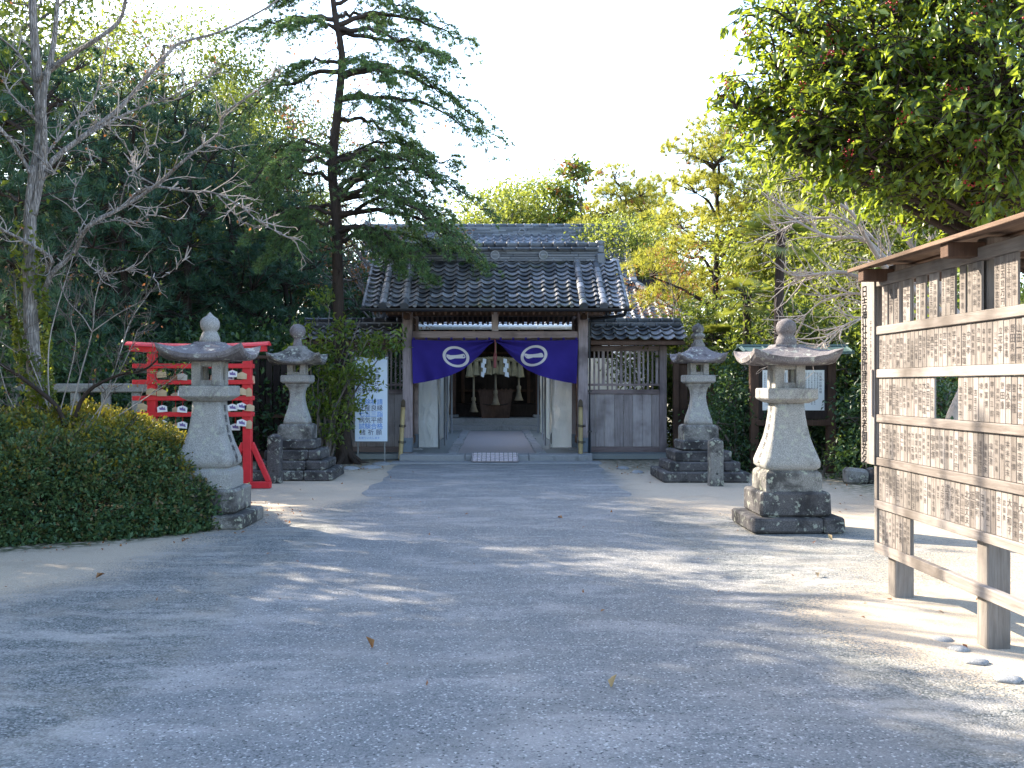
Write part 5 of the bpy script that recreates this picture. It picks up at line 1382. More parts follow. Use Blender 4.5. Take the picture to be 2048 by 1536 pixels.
# ------------------------------------------------------------------ the tall cedar left of the gate
def cedar():
    D0 = 20.9; t = thing('cedar_tree', 'tall slender cedar with drooping layered boughs left of the gate', 'tree', P(690, 912, D0)*[1, 1, 0])
    rg = np.random.default_rng(21); base = P(690, 912, D0); base[2] = -.05
    tr = [base]+[P(px, py, D0) for px, py in ((684, 780), (677, 620), (673, 430), (664, 340), (676, 215), (684, 110), (668, 20), (664, -80), (668, -200), (664, -330))]
    tp = spline(tr, 26); rad = np.interp(tp[:, 2], [0, .5, 3, 7, 9.5, 12.8], [.23, .155, .125, .095, .06, .02])
    lines = [(tp, rad)]
    for q in range(6):
        a = q*1.05+.3; lines.append((spline([base+[0, 0, .45], base+[.25*math.cos(a), .25*math.sin(a), .12], base+[.7*math.cos(a), .6*math.sin(a), -.03]], 6), np.linspace(.09, .02, 6)))
    boughs = []
    def ptat(z): return np.array([np.interp(z, tp[:, 2], tp[:, i]) for i in range(3)])
    # boughs read off the photo: start height, end pixel, depth offset at the tip, arch
    spec = [((690, 45), (925, 80), .3, .45), ((686, 60), (895, 120), -.8, .3), ((686, 70), (880, 115), 1.0, .2), ((690, 150), (905, 205), -.3, .62), ((690, 150), (985, 275), .2, .85), ((690, 200), (950, 265), -1.0, .5), ((682, 40), (480, 75), .4, .3), ((680, 60), (560, 60), -1.1, .3),
            ((682, 130), (545, 165), -.7, .35), ((682, 140), (470, 235), .6, .3), ((684, 130), (760, 150), -1.6, .3), ((684, 40), (770, 50), 1.4, .2),
            ((674, 300), (500, 330), .5, .4), ((674, 320), (455, 400), -.6, .5), ((676, 310), (560, 325), -1.5, .3), ((672, 345), (830, 300), .8, .55), ((672, 380), (905, 330), .2, .7), ((674, 390), (960, 415), -.4, 1.0), ((674, 400), (950, 520), .4, .95), ((676, 400), (890, 480), -1.4, .8),
            ((676, 430), (960, 525), .9, .7), ((676, 430), (500, 470), -.8, .5), ((676, 420), (560, 480), .9, .5), ((678, 460), (830, 520), -1.2, .4), ((676, 330), (760, 330), 1.6, .4), ((678, 350), (790, 390), -1.7, .5), ((676, 480), (880, 500), 1.5, .4), ((678, 470), (590, 500), -1.3, .3), ((674, 440), (900, 440), 1.1, .7), ((676, 450), (860, 560), .3, .6), ((676, 470), (800, 540), -.6, .5), ((674, 380), (840, 400), .5, .6), ((674, 360), (520, 400), .9, .5), ((676, 450), (530, 520), -.4, .5), ((672, 330), (860, 360), -.8, .6), ((670, 10), (830, 25), .5, .35), ((668, -10), (560, 10), .5, .3),
            ((666, -60), (800, -30), .4, .4), ((666, -80), (540, -40), -.4, .4), ((666, -150), (760, -120), .3, .3), ((666, -170), (580, -140), -.5, .3), ((666, -240), (720, -230), .3, .2), ((666, -260), (610, -240), -.3, .2), ((690, 240), (840, 330), 1.2, .5), ((688, 200), (800, 240), -1.5, .4)]
    CC = []; DD = []
    for (s, e, dy, arch) in spec:
        z = H-(s[1]-VY)*D0/FPX; a = ptat(z); b = P(e[0], e[1], D0+dy); m1 = a+(b-a)*.35+np.array([0, 0, arch*.62]); m2 = a+(b-a)*.7+np.array([0, 0, arch*.55])
        L = np.linalg.norm(b-a); n = 16; p = spline([a, m1, m2, b], n); r0 = .022+.014*L; lines.append((p, np.linspace(r0, .006, n)))
        boughs.append(p); side = unit(np.cross(b-a, [0, 0, 1.]))
        p += rg.normal(size=p.shape)*[.02, .02, .035]
        for i in range(3, n):
            for sg in (-1, 1):
                if rg.random() < .12: continue
                f = i/n; ln = min(1.25, L*.42)*(1.15-.75*f)*rg.uniform(.45, 1.15); d = unit((b-a)/L*rg.uniform(.5, 1.1)+side*sg*rg.uniform(.4, 1.1)+rg.normal(size=3)*.16+np.array([0, 0, -.05]))
                st = p[i]; q = spline([st, st+d*ln*.5+[0, 0, .04]+rg.normal(size=3)*.04, st+d*ln+[0, 0, -rg.uniform(.2, .75)*ln]], 7); lines.append((q, np.linspace(.010, .003, 7)))
                dq = unit(q[-1]-q[0]); s2 = unit(np.cross(dq, [0, 0, 1.]))
                for j in range(2, 7):
                    for s3 in (-1, 1):
                        if rg.random() < .18: continue
                        l2 = ln*.30*(1.2-.12*j)*rg.uniform(.5, 1.2); d2 = unit(dq*.8+s2*s3*rg.uniform(.4, 1)+[0, 0, -.2]); m = max(2, int(l2/.055))
                        fr = rg.random(m)[:, None]; CC.append(q[j]+d2*l2*fr+rg.normal(size=(m, 3))*[.02, .02, .01]); DD.append(np.tile(d2*.8+np.array([0, 0, .25]), (m, 1)))
                        lines.append((np.array([q[j], q[j]+d2*l2]), np.array([.004, .002])))
    for k in range(46):                                           # dead snags and short twigs on the trunk
        z = rg.uniform(2.2, 8.5); a = ptat(z); an = rg.uniform(0, 2*PI); grow(rg, lines, a, np.array([math.cos(an), math.sin(an), .25]), rg.uniform(.3, 1.3), .014, 1, .1, .6, 4, 3)
    put('trunk', wood_mesh('trunk', lines, M['darkbark'], 6), t)
    C = np.concatenate(CC); Dr = np.concatenate(DD)
    V, F = needle_arrays(rg, C, unit(Dr), 11, .095, .014, 1.25)
    cl = np.repeat(rg.normal(size=len(C)), 11); put('crown', mesh_np('crown', V, F, LF['cedar'], colour_of(rg, len(F), cl)), t)
cedar()

# small glossy evergreen at the foot of the cedar
def gate_evergreen():
    D0 = 20.3; b0 = P(655, 912, D0); b0[2] = 0; t = thing('young_evergreen', 'small many-stemmed evergreen with yellowing leaves before the white signboard', 'tree', b0)
    rg = np.random.default_rng(31); out = []
    for tip, off in (((640, 720), 0), ((690, 690), .2), ((735, 680), -.2), ((720, 640), .1), ((610, 700), .3), ((660, 620), .2), ((640, 800), -.2), ((700, 760), -.4), ((620, 660), 0), ((770, 700), -.1)):
        e = P(tip[0], tip[1], D0+off); m = b0+(e-b0)*.5+np.array([-.12, 0, .15]); p = spline([b0+rg.normal(size=3)*[.12, .12, 0], m, e], 9); out.append((p, np.linspace(.035, .008, 9)))
        for k in range(6): grow(rg, out, p[rg.integers(3, 9)], rg.normal(size=3)*[1, .7, .6]+[.2, -.2, .2], rg.uniform(.25, .6), .007, 1, .1, .7, 4, 3)
    put('trunk', wood_mesh('trunk', out, M['bark'], 5), t)
    tips = np.concatenate([o[0][-3:] for o in out if o[1][0] < .012]); C = np.repeat(tips, 4, 0)+rg.normal(size=(len(tips)*4, 3))*.075
    V, F = leaf_arrays(rg, C, .12*rg.uniform(.7, 1.2, len(C)), .42, droop=.5); y = (rg.random(len(tips)) < .13); mi = np.repeat(np.repeat(y, 4), 2).astype(int)
    put('crown', mesh_np('crown', V, F, [LF['glossy'], LF['light']], np.repeat(colour_of(rg, len(C), np.repeat(rg.normal(size=len(tips)), 4)), 2), mi), t)
gate_evergreen()

# ------------------------------------------------------------------ the bare tree at the far left, read limb by limb
def bare_tree():
    D0 = 12.6; b0 = P(80, 860, D0); b0[2] = -.05
    t = thing('bare_tree', 'leafless pale-barked tree with ivy on its trunk rising from the azaleas', 'tree', b0*[1, 1, 0])
    rg = np.random.default_rng(41); lines = []; twigs = []
    def limb(pts, r0, r1, dz, n=22, tw=26, tl=.5, dl=1):
        q = [P(px, py, D0+dz*i/(len(pts)-1)) for i, (px, py) in enumerate(pts)]
        q = [p+(rg.normal(size=3)*[0, .05, 0]) for p in q]; p = spline(q, n); lines.append((p, np.linspace(r0*.70, r1*.7, n)*(1+.06*np.sin(np.arange(n)*2.3))))
        for _ in range(int(tw*.36)):
            i = rg.integers(2, n); d = unit(p[i]-p[i-1])+unit(rg.normal(size=3))*.95+np.array([.1, 0, .1]); grow(rg, twigs, p[i], d, tl*rg.uniform(.3, 1.3), .008, dl, .15, .7, 5, 3, .5, .2, .4)
        for _ in range(tw):                                       # short spurs
            i = rg.integers(2, n); twigs.append((np.array([p[i], p[i]+(unit(rg.normal(size=3))+[0, 0, .3])*rg.uniform(.04, .13)]), np.array([.009, .005])))
        return p
    limb([(86, 880), (76, 760), (66, 640), (62, 520), (64, 400), (78, 260), (74, 130), (66, 10), (60, -120), (64, -260)], .150, .05, 0, 30, 14, .6)
    limb([(70, 430), (88, 310), (93, 200), (104, 90), (118, -10), (132, -130)], .075, .03, -.25, 18, 14, .5)
    limb([(84, 590), (108, 545), (140, 505), (185, 455), (240, 414), (310, 370), (362, 330), (398, 298), (434, 264), (452, 228), (502, 190), (562, 148)], .048, .010, -.9, 30, 60, .55)
    limb([(240, 414), (305, 378), (372, 381), (432, 388), (482, 414), (522, 446), (566, 470)], .026, .006, -.5, 20, 46, .35)
    limb([(432, 388), (462, 420), (492, 448), (540, 455)], .012, .004, -.4, 10, 16, .25)
    limb([(74, 372), (110, 322), (180, 266), (238, 214), (286, 166), (334, 112), (362, 84), (440, 62), (530, 14), (580, -20)], .055, .014, .9, 28, 46, .6)
    limb([(180, 266), (235, 236), (290, 205), (330, 200), (385, 170), (432, 150)], .022, .006, .4, 16, 36, .4)
    limb([(76, 165), (112, 138), (152, 108), (205, 80), (238, 32), (262, -30), (290, -90)], .058, .02, -.5, 20, 26, .5)
    limb([(66, 350), (38, 312), (2, 258), (-50, 215), (-110, 180)], .042, .015, -.6, 16, 24, .5)
    limb([(72, 170), (42, 112), (0, 76), (-50, 50)], .034, .012, .5, 12, 20, .5)
    limb([(68, 340), (105, 300), (150, 250), (182, 205), (214, 120), (220, 40)], .03, .01, .7, 16, 26, .4)
    limb([(66, 560), (105, 522), (62, 488), (0, 458), (-60, 430)], .045, .016, -.7, 14, 24, .5)
    limb([(64, 330), (110, 348), (60, 300), (10, 272), (-40, 262)], .02, .008, -.6, 12, 20, .4)
    limb([(140, 505), (175, 460), (230, 440), (262, 446), (300, 430), (350, 438)], .014, .005, -.3, 14, 30, .35)
    limb([(180, 470), (150, 400), (176, 330), (182, 300)], .012, .004, .3, 10, 18, .35)
    limb([(310, 370), (270, 345), (255, 300), (215, 255), (180, 240)], .014, .005, .4, 12, 22, .35)
    limb([(150, 500), (205, 548), (262, 540), (320, 556), (372, 520)], .012, .004, -.5, 14, 26, .35)
    limb([(240, 414), (262, 360), (290, 318), (300, 292), (352, 282)], .014, .004, -.3, 12, 20, .35)
    limb([(80, 250), (60, 228), (22, 190), (0, 150), (-30, 130)], .03, .01, -.3, 12, 18, .4)
    tr = put('trunk', wood_mesh('trunk', lines, M['treebark'], 8), t); put('twigs', wood_mesh('twigs', twigs, M['twig'], 4), t)
    # ivy climbing the lower trunk
    p = lines[0][0]; n = 2600; z = rg.uniform(.7, 3.9, n)*rg.uniform(.6, 1, n); x = np.interp(z, p[:, 2], p[:, 0]); y = np.interp(z, p[:, 2], p[:, 1]); a = rg.uniform(0, 2*PI, n)
    rr = .15+rg.random(n)*.07; C = np.stack([x+rr*np.cos(a), y+rr*np.sin(a), z], 1); keep = (np.sin(a*2+z*3)+.7*np.sin(z*5+a) > -.35); C = C[keep]
    V, F = leaf_arrays(rg, C, .075*rg.uniform(.6, 1.3, len(C)), .75); put('ivy', mesh_np('ivy', V, F, LF['ivy'], np.repeat(rg.random(len(C)), 2)), t)
    tips = np.concatenate([o[0][-1:] for o in twigs]); tips = tips[rg.random(len(tips)) < .035]; V, F = leaf_arrays(rg, tips, .055, .6, droop=.8)
    put('withered_leaves', mesh_np('withered_leaves', V, F, LF['brown'], np.repeat(rg.random(len(tips)), 2)), t)
bare_tree()
def bare_shrub():
    D0 = 12.2; b0 = P(130, 850, D0); b0[2] = .3; t = thing('bare_shrub', 'leafless twiggy shrub with a few orange leaves among the azaleas', 'shrub', b0*[1, 1, 0]+[0, 0, .3])
    rg = np.random.default_rng(43); lines = []; tw = []
    def stem(pts, r0, r1, dz, nt=20, tl=.4):
        nt = int(nt*.5)
        q = [P(a, b, D0+dz*i/(len(pts)-1)) for i, (a, b) in enumerate(pts)]; p = spline(q, 16); lines.append((p, np.linspace(r0, r1, 16)))
        for _ in range(nt): i = rg.integers(4, 16); grow(rg, tw, p[i], unit(p[i]-p[i-1])+unit(rg.normal(size=3))*.9+[0, 0, .25], tl*rg.uniform(.3, 1.2), .0075, 1, .3, .7, 5, 4, .6, .18, .4)
    stem([(135, 880), (118, 820), (66, 772), (0, 728), (-60, 700)], .036, .016, -.2); stem([(138, 880), (168, 792), (232, 752), (292, 738), (330, 700)], .028, .008, -.3, 30)
    stem([(112, 880), (98, 790), (98, 690), (116, 610), (138, 540), (150, 500)], .014, .005, .2); stem([(130, 880), (158, 760), (184, 664), (190, 600), (206, 540)], .014, .005, -.2, 26)
    stem([(184, 664), (164, 632), (134, 600), (120, 560)], .009, .004, .1, 10); stem([(184, 664), (226, 634), (264, 612), (290, 600)], .009, .004, -.2, 14); stem([(180, 880), (238, 712), (262, 640), (300, 585)], .012, .004, .3, 26)
    stem([(120, 880), (80, 770), (40, 660), (30, 560)], .013, .005, .3, 26); stem([(150, 880), (210, 800), (260, 700), (275, 660)], .012, .004, 0, 26); stem([(105, 880), (150, 700), (142, 640), (150, 610)], .010, .004, -.3, 20)
    stem([(160, 880), (300, 790), (360, 745), (410, 690)], .010, .003, .2, 24, .3); stem([(100, 880), (20, 800), (-20, 640)], .012, .004, -.1, 22)
    put('stems', wood_mesh('stems', lines[:2], M['darkbark'], 6), t); put('thin_stems', wood_mesh('thin_stems', [(a, b*.8) for a, b in lines[2:]], M['palebark'], 5), t); put('twigs', wood_mesh('twigs', [(a, b*.75) for a, b in tw], M['bark'], 4), t)
    tips = np.concatenate([o[0][-2:] for o in tw]); tips = tips[rg.random(len(tips)) < .10]; C = np.repeat(tips, 2, 0)+rg.normal(size=(len(tips)*2, 3))*.03
    V, F = leaf_arrays(rg, C, .055*rg.uniform(.6, 1.2, len(C)), .55, droop=.4); mi = np.repeat(rg.random(len(C)) < .6, 2).astype(int)
    put('withered_leaves', mesh_np('withered_leaves', V, F, [LF['brown'], LF['ivy']], np.repeat(rg.random(len(C)), 2), mi), t)
bare_shrub()

# ------------------------------------------------------------------ azalea mound
def azalea():
    t = thing('azalea_hedge', 'broad clipped azalea mound with bronze-green leaves at the left', 'hedge', (-6.2, 12.2, 0))
    rg = np.random.default_rng(51)
    def top(x, y):
        q = ((x+6.15)/3.2)**2+((y-12.25)/2.40)**2
        q = q*(1+.10*np.sin(x*1.9+y)+.06*np.sin(y*3.1-x*2))
        h = 1.20*np.clip(1-q**1.7, 0, 1)**.62
        return h*(1+.09*np.sin(x*3.1+1)*np.cos(y*2.7)+.07*np.sin(x*6+y*5)*np.cos(y*7-x)+.05*np.sin(x*13-y*9)*np.sin(x*9+y*12))
    def top3(x, y):
        return np.maximum(top(x, y), .98*np.clip(1-((x+9.2)/2.6)**2-((y-12.6)/2.2)**2, 0, 1)**.5)
    n = 23000; C = []
    while sum(map(len, C)) < n:
        x = rg.uniform(-11.5, -3.0, 40000); y = rg.uniform(9.5, 15, 40000); h = top3(x, y); ok = h > .02; x, y, h = x[ok], y[ok], h[ok]
        e = .03; gx = (top3(x+e, y)-h)/e; gy = (top3(x, y+e)-h)/e; area = np.sqrt(1+gx*gx+gy*gy); ok = rg.random(len(x)) < np.minimum(area/4.5, 1)
        C.append(np.stack([x[ok], y[ok], h[ok], -gx[ok], -gy[ok], np.ones(ok.sum())], 1))
    C = np.concatenate(C)[:n]; N = unit(C[:, 3:]); Pp = C[:, :3]-N*(rg.random((n, 1))**2*.10)+N*(rg.random((n, 1)) < .2)*.045
    # steep rim: leaves run down to the ground
    Pp[:, 2] = np.maximum(Pp[:, 2]*np.where(C[:, 2] < .35, rg.uniform(.25, 1, n), 1), .02)
    k = 9; cl = np.repeat(rg.normal(size=n), k); CC = np.repeat(Pp, k, 0)+rg.normal(size=(n*k, 3))*.036; DD = np.repeat(N, k, 0); OFF = unit(CC-np.repeat(Pp, k, 0))
    # darker, larger leaves deeper in and round the foot of the mound
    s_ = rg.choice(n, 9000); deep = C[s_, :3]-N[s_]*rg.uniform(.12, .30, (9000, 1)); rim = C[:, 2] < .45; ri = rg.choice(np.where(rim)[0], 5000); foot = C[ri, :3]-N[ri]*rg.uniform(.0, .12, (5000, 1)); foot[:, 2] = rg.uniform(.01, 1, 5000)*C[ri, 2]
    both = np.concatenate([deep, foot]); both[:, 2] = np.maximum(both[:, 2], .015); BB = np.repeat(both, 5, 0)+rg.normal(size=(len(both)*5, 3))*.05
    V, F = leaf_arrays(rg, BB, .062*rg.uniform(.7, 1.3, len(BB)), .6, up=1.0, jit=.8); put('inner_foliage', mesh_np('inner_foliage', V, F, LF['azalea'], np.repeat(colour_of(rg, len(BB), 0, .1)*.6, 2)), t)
    V, F = leaf_arrays(rg, CC, .052*rg.uniform(.6, 1.3, len(CC)), .55, axis=DD*.6+OFF*.9, up=1.3, jit=.35)
    yl = np.repeat((Pp[:, 2] > .62) & (rg.random(n) < np.clip((Pp[:, 1]-10.9)*.55, .05, .9)), k); mi = np.repeat(yl, 2).astype(int)  # sunlight on the rear top put in as yellow leaves
    put('foliage', mesh_np('foliage', V, F, [LF['azalea'], LF['azatop']], np.repeat(colour_of(rg, len(CC), cl, .22), 2), mi), t)
    out = []
    for _ in range(160):
        x = rg.uniform(-9, -3.6); y = rg.uniform(10.2, 14.3); h = float(top3(np.array(x), np.array(y)))
        if h > .15: p0 = np.array([-6.5+(x+6.5)*.5, 12.2+(y-12.2)*.5, 0]); out.append((spline([p0, (p0+[x, y, h])/2+[0, 0, .1], [x, y, h+rg.choice([0, 0, 0, .12, .2])]], 7), np.linspace(.016, .004, 7)))
    sh = []; SL = []; SA = []
    for i in rg.choice(n, 130):                                   # stray shoots above the clipped surface
        d = unit(N[i]+rg.normal(size=3)*.35+[0, 0, .5]); L = rg.uniform(.08, .24); q = np.array([C[i, :3]-N[i]*.1, C[i, :3]+d*L*.5, C[i, :3]+d*L+rg.normal(size=3)*.02]); sh.append((q, np.array([.004, .003, .0015])))
        for _ in range(8): f = rg.uniform(.3, 1); SL.append(C[i, :3]+d*L*f+rg.normal(size=3)*.014); SA.append(d)
    tag(put('stems', wood_mesh('stems', out+sh, M['bark'], 4), t), kind='stuff')
    V, F = leaf_arrays(rg, np.array(SL), .045*rg.uniform(.6, 1.2, len(SL)), .5, axis=np.array(SA), up=1); put('shoot_leaves', mesh_np('shoot_leaves', V, F, [LF['azalea']], np.repeat(rg.uniform(.5, 1, len(SL)), 2)), t)
azalea()
def leaf_litter():
    rg = np.random.default_rng(77); C = []
    while len(C) < 1500:
        x, y = rg.uniform(-9, 7.5), rg.uniform(4, 21.2); e = ((x+6.2)/3.35)**2+((y-12.2)/2.55)**2
        w = .9*(1 < e < 1.35)+1.0*(abs(x) > 2.1 and y > 18.2)+.35*(abs(x) > 4.2 and y > 13)+.25*(x > 2.7 and y < 8)+.02
        if rg.random() < w and not (abs(x) < 2.2 and y > 20): C.append((x, y, .016))
    V, F = leaf_arrays(rg, np.array(C), .045*rg.uniform(.5, 1.4, len(C)), .5, up=3.5, jit=.4); V[:, 2] = np.maximum(V[:, 2], .008)
    tag(put('leaf_litter', mesh_np('leaf_litter', V, F, LF['brown'], np.repeat(rg.random(len(C)), 2))), 'thin scatter of small dead leaves along the foot of hedge and walls', 'leaf litter', kind='stuff')
leaf_litter()

# ------------------------------------------------------------------ right-hand side
VGR = 'trees behind the right-hand wing wall'
pY = pine('pine_tree', 'sunlit yellow-green pine with a leaning dark trunk right of the gate', 'tree', 61, 8.6, 2.7, 3.6, 20, 2300, 28, .24, .018, 'pine', .15, group=VGR, lean=(-.55, 0), thick=.36, extra=('brown', .02))
at(pY, 1455, 28, 1.0, 0)
bL = broadleaf('camphor_tree', 'bright yellow-green tree behind the right end of the hall roof', 'tree', 62, 8.6, 3.0, 2.6, 18, 900, 26, .135, 'light', .2, .28, group=VGR, shell=.5)
at(bL, 1275, 38, 1.0, 0)
for px, D, sc, rz, lab in ((1650, 34, 1.2, 2, 'bright green tree behind the palm, right of the yellow pine'), (1700, 27, 1.08, 3, 'bright green tree behind the glossy overhanging crown'), (1020, 62, 1.82, 4, 'pale green tree on the skyline above the hall ridge'), (955, 66, 1.62, 2.5, 'pale tree on the skyline behind the cedar bough tips'), (1095, 64, 1.62, 5, 'pale green tree on the skyline left of the brownish conifer'),
        (1720, 24, 1.05, .5, 'bright green tree behind the pale bare branches'), (1880, 22, 1.0, 1.5, 'bright green tree behind the donor board roof')):
    relabel(at(dup(bL), px, D, sc, rz), lab)
bM = broadleaf('skyline_conifer', 'brownish conifer on the skyline above the hall ridge', 'tree', 63, 13.8, 2.3, 4, 18, 420, 14, .30, 'mixed', .2, .34, group='trees on the skyline', shell=.3, size=(.34, .5), flat=.45, extra=('brown', .07))
at(bM, 1160, 58, 1.08, 0)
pS = relabel(at(dup(pY), 1225, 56, 1.5, 2.2), 'flat-topped pine on the skyline right of the brownish conifer', 'trees on the skyline')
relabel(at(dup(pY), 1290, 60, 1.55, 4.2), 'broad pine on the skyline behind the bright yellow-green tree', 'trees on the skyline')
# shrubs and hedge plants at the right
VGH = 'shrubs on the right-hand side'
sB = broadleaf('broadleaf_shrub', 'grey-green shrub above the coping of the right-hand wing wall', 'shrub', 71, 3.6, 1.6, .4, 13, 560, 16, .11, 'mixed', .06, .17, group=VGH, size=(.45, .62), extra=('light', .05))
at(sB, 1345, 25, .95, 0)
for px, D, sc, rz, lab in ((1565, 21.3, 1.05, 2.9, 'grey-green shrub at the foot of the fan palm behind the notice board'), (1430, 23.6, 1.05, 1, 'grey-green shrub behind the slender lantern on the right'), (1510, 24.2, 1.1, 2, 'grey-green shrub between the two right-hand lanterns'), (1590, 23.5, 1.05, 3, 'grey-green shrub behind the copper-roofed notice board'), (1670, 23.4, 1.1, 4, 'grey-green shrub behind the right post of the notice board'), (1760, 21, 1.1, 5, 'grey-green shrub left of the donor board title plank'), (1860, 19.5, 1.1, .6, 'grey-green shrub behind the donor board'), (1990, 17.5, 1.1, 1.6, 'grey-green shrub behind the right end of the donor board')):
    relabel(at(dup(sB), px, D, sc, rz), lab)
sC = broadleaf('camellia_bush', 'dark glossy bush beside the slender lantern on the right', 'shrub', 72, 1.9, .78, .15, 10, 330, 18, .08, 'dark', .035, .12, group=VGH, size=(.5, .7))
at(sC, 1475, 18.9, 1.0, 0)
for px, D, sc, rz, lab in ((1530, 20.4, 1.25, 1, 'dark glossy bush behind the left post of the notice board'), (1600, 20.6, 1.0, 4, 'dark glossy bush behind the notice board panel'), (1700, 19.6, 1.25, 2, 'dark glossy bush right of the notice board'), (1790, 17.5, 1.2, 3, 'dark glossy bush behind the left end of the donor board'), (1905, 13.5, 1.05, .4, 'dark glossy bush seen through the gap in the donor board')):
    relabel(at(dup(sC), px, D, sc, rz), lab)
# windmill palms
def palm(label, seed, h, n, L):
    rg = np.random.default_rng(seed); t = thing('windmill_palm', label, 'palm', (0, 0, 0), 'windmill palms')
    tp = trunk_line(rg, h, (0, 0), .05, 8); lines = [(tp, np.linspace(.09, .08, 8))]; VV = []; FF = []; R = []; n0 = 0
    for k in range(n):
        a = k*2.4; el = rg.uniform(-.45, 1.1); d = np.array([math.cos(a)*math.cos(el), math.sin(a)*math.cos(el), math.sin(el)]); b = tp[-1]; e = b+d*L*.55+np.array([0, 0, -.06]); lines.append((spline([b, b+d*L*.3+[0, 0, .05], e], 5), np.linspace(.014, .008, 5)))
        side = unit(np.cross(d, [0, 0, 1.])); nn = np.cross(side, d); c = rg.random()
        for q in np.linspace(-1.6, 1.6, 30):
            f = unit(d*math.cos(q)+side*math.sin(q)+nn*.12*abs(q)); ll = L*.5*(1-.12*abs(q)); w = unit(np.cross(f, nn))*.013; m = e+f*ll*.6; tip = e+f*ll+np.array([0, 0, -.10*ll-.10*rg.random()])
            VV += [e-w*.3, e+w*.3, m+w, tip, m-w]; FF += [(n0, n0+1, n0+2), (n0, n0+2, n0+4), (n0+4, n0+2, n0+3)]; R += [np.clip(c*.6+.2+rg.normal()*.12, 0, 1)]*3; n0 += 5
    put('trunk', wood_mesh('trunk', lines, M['darkbark'], 7), t, False); put('crown', mesh_np('crown', VV, FF, LF['palm'], R), t, False); return t
w1 = palm('windmill palm with fan leaves lit yellow-green above the notice board', 81, 4.2, 22, .85); at(w1, 1560, 17.5, .98, 0)
w2 = relabel(at(dup(w1), 1490, 21, .98, 2.0), 'windmill palm with yellowed fan leaves below the yellow pine')
w2.scale = (.98, .98, .80)
w3 = relabel(at(dup(w1), 1440, 23, .8, 4.0), 'low windmill palm with yellowed fans over the wing wall shrubs'); w3.scale = (.9, .9, .62)

# pale bare cherry spreading over the right-hand shrubs
def bare_cherry():
    D0 = 12.8; b0 = P(1885, 1020, D0); b0[2] = 0; t = thing('bare_cherry', 'leafless pale-twigged tree spreading left behind the donor board', 'tree', b0)
    rg = np.random.default_rng(91); lines = []; tw = []
    def limb(pts, r0, r1, dz, nt=22, tl=.7, dl=2):
        q = [P(a, b, D0+dz*i/(len(pts)-1)) for i, (a, b) in enumerate(pts)]; p = spline(q, 20); lines.append((p, np.linspace(r0, r1, 20)))
        for _ in range(nt): i = rg.integers(4, 20); grow(rg, tw, p[i], unit(p[i]-p[i-1])+unit(rg.normal(size=3))*.75+[0, 0, .2], tl*rg.uniform(.3, 1.1), .011, dl, .25, .75, 6, 2, .6, .14, .35)
    limb([(1885, 1030), (1900, 860), (1935, 760), (1925, 660), (1880, 590)], .10, .07, 0, 0)
    limb([(1925, 660), (1840, 590), (1780, 545), (1735, 480), (1702, 424), (1650, 392), (1600, 350)], .05, .009, -.5)
    limb([(1900, 610), (1800, 545), (1730, 480), (1660, 474), (1600, 446), (1545, 402)], .04, .007, .5)
    limb([(1900, 640), (1800, 600), (1700, 548), (1640, 548), (1590, 552), (1552, 530)], .04, .007, -.3)
    limb([(1900, 650), (1800, 622), (1720, 588), (1650, 600), (1600, 640)], .03, .006, .4)
    limb([(1880, 590), (1840, 520), (1800, 450), (1780, 400), (1760, 340)], .04, .008, .6); limb([(1880, 590), (1870, 500), (1850, 420), (1860, 350)], .035, .008, -.4); limb([(1925, 660), (1960, 560), (1990, 470), (2030, 380)], .04, .008, .3)
    limb([(1840, 590), (1770, 500), (1690, 440), (1610, 440), (1560, 460)], .022, .006, .9); limb([(1800, 600), (1740, 630), (1690, 650), (1640, 690)], .016, .005, -.6)
    put('trunk', wood_mesh('trunk', lines, M['palebark'], 7), t); put('twigs', wood_mesh('twigs', tw, M['twig'], 4), t)
bare_cherry()

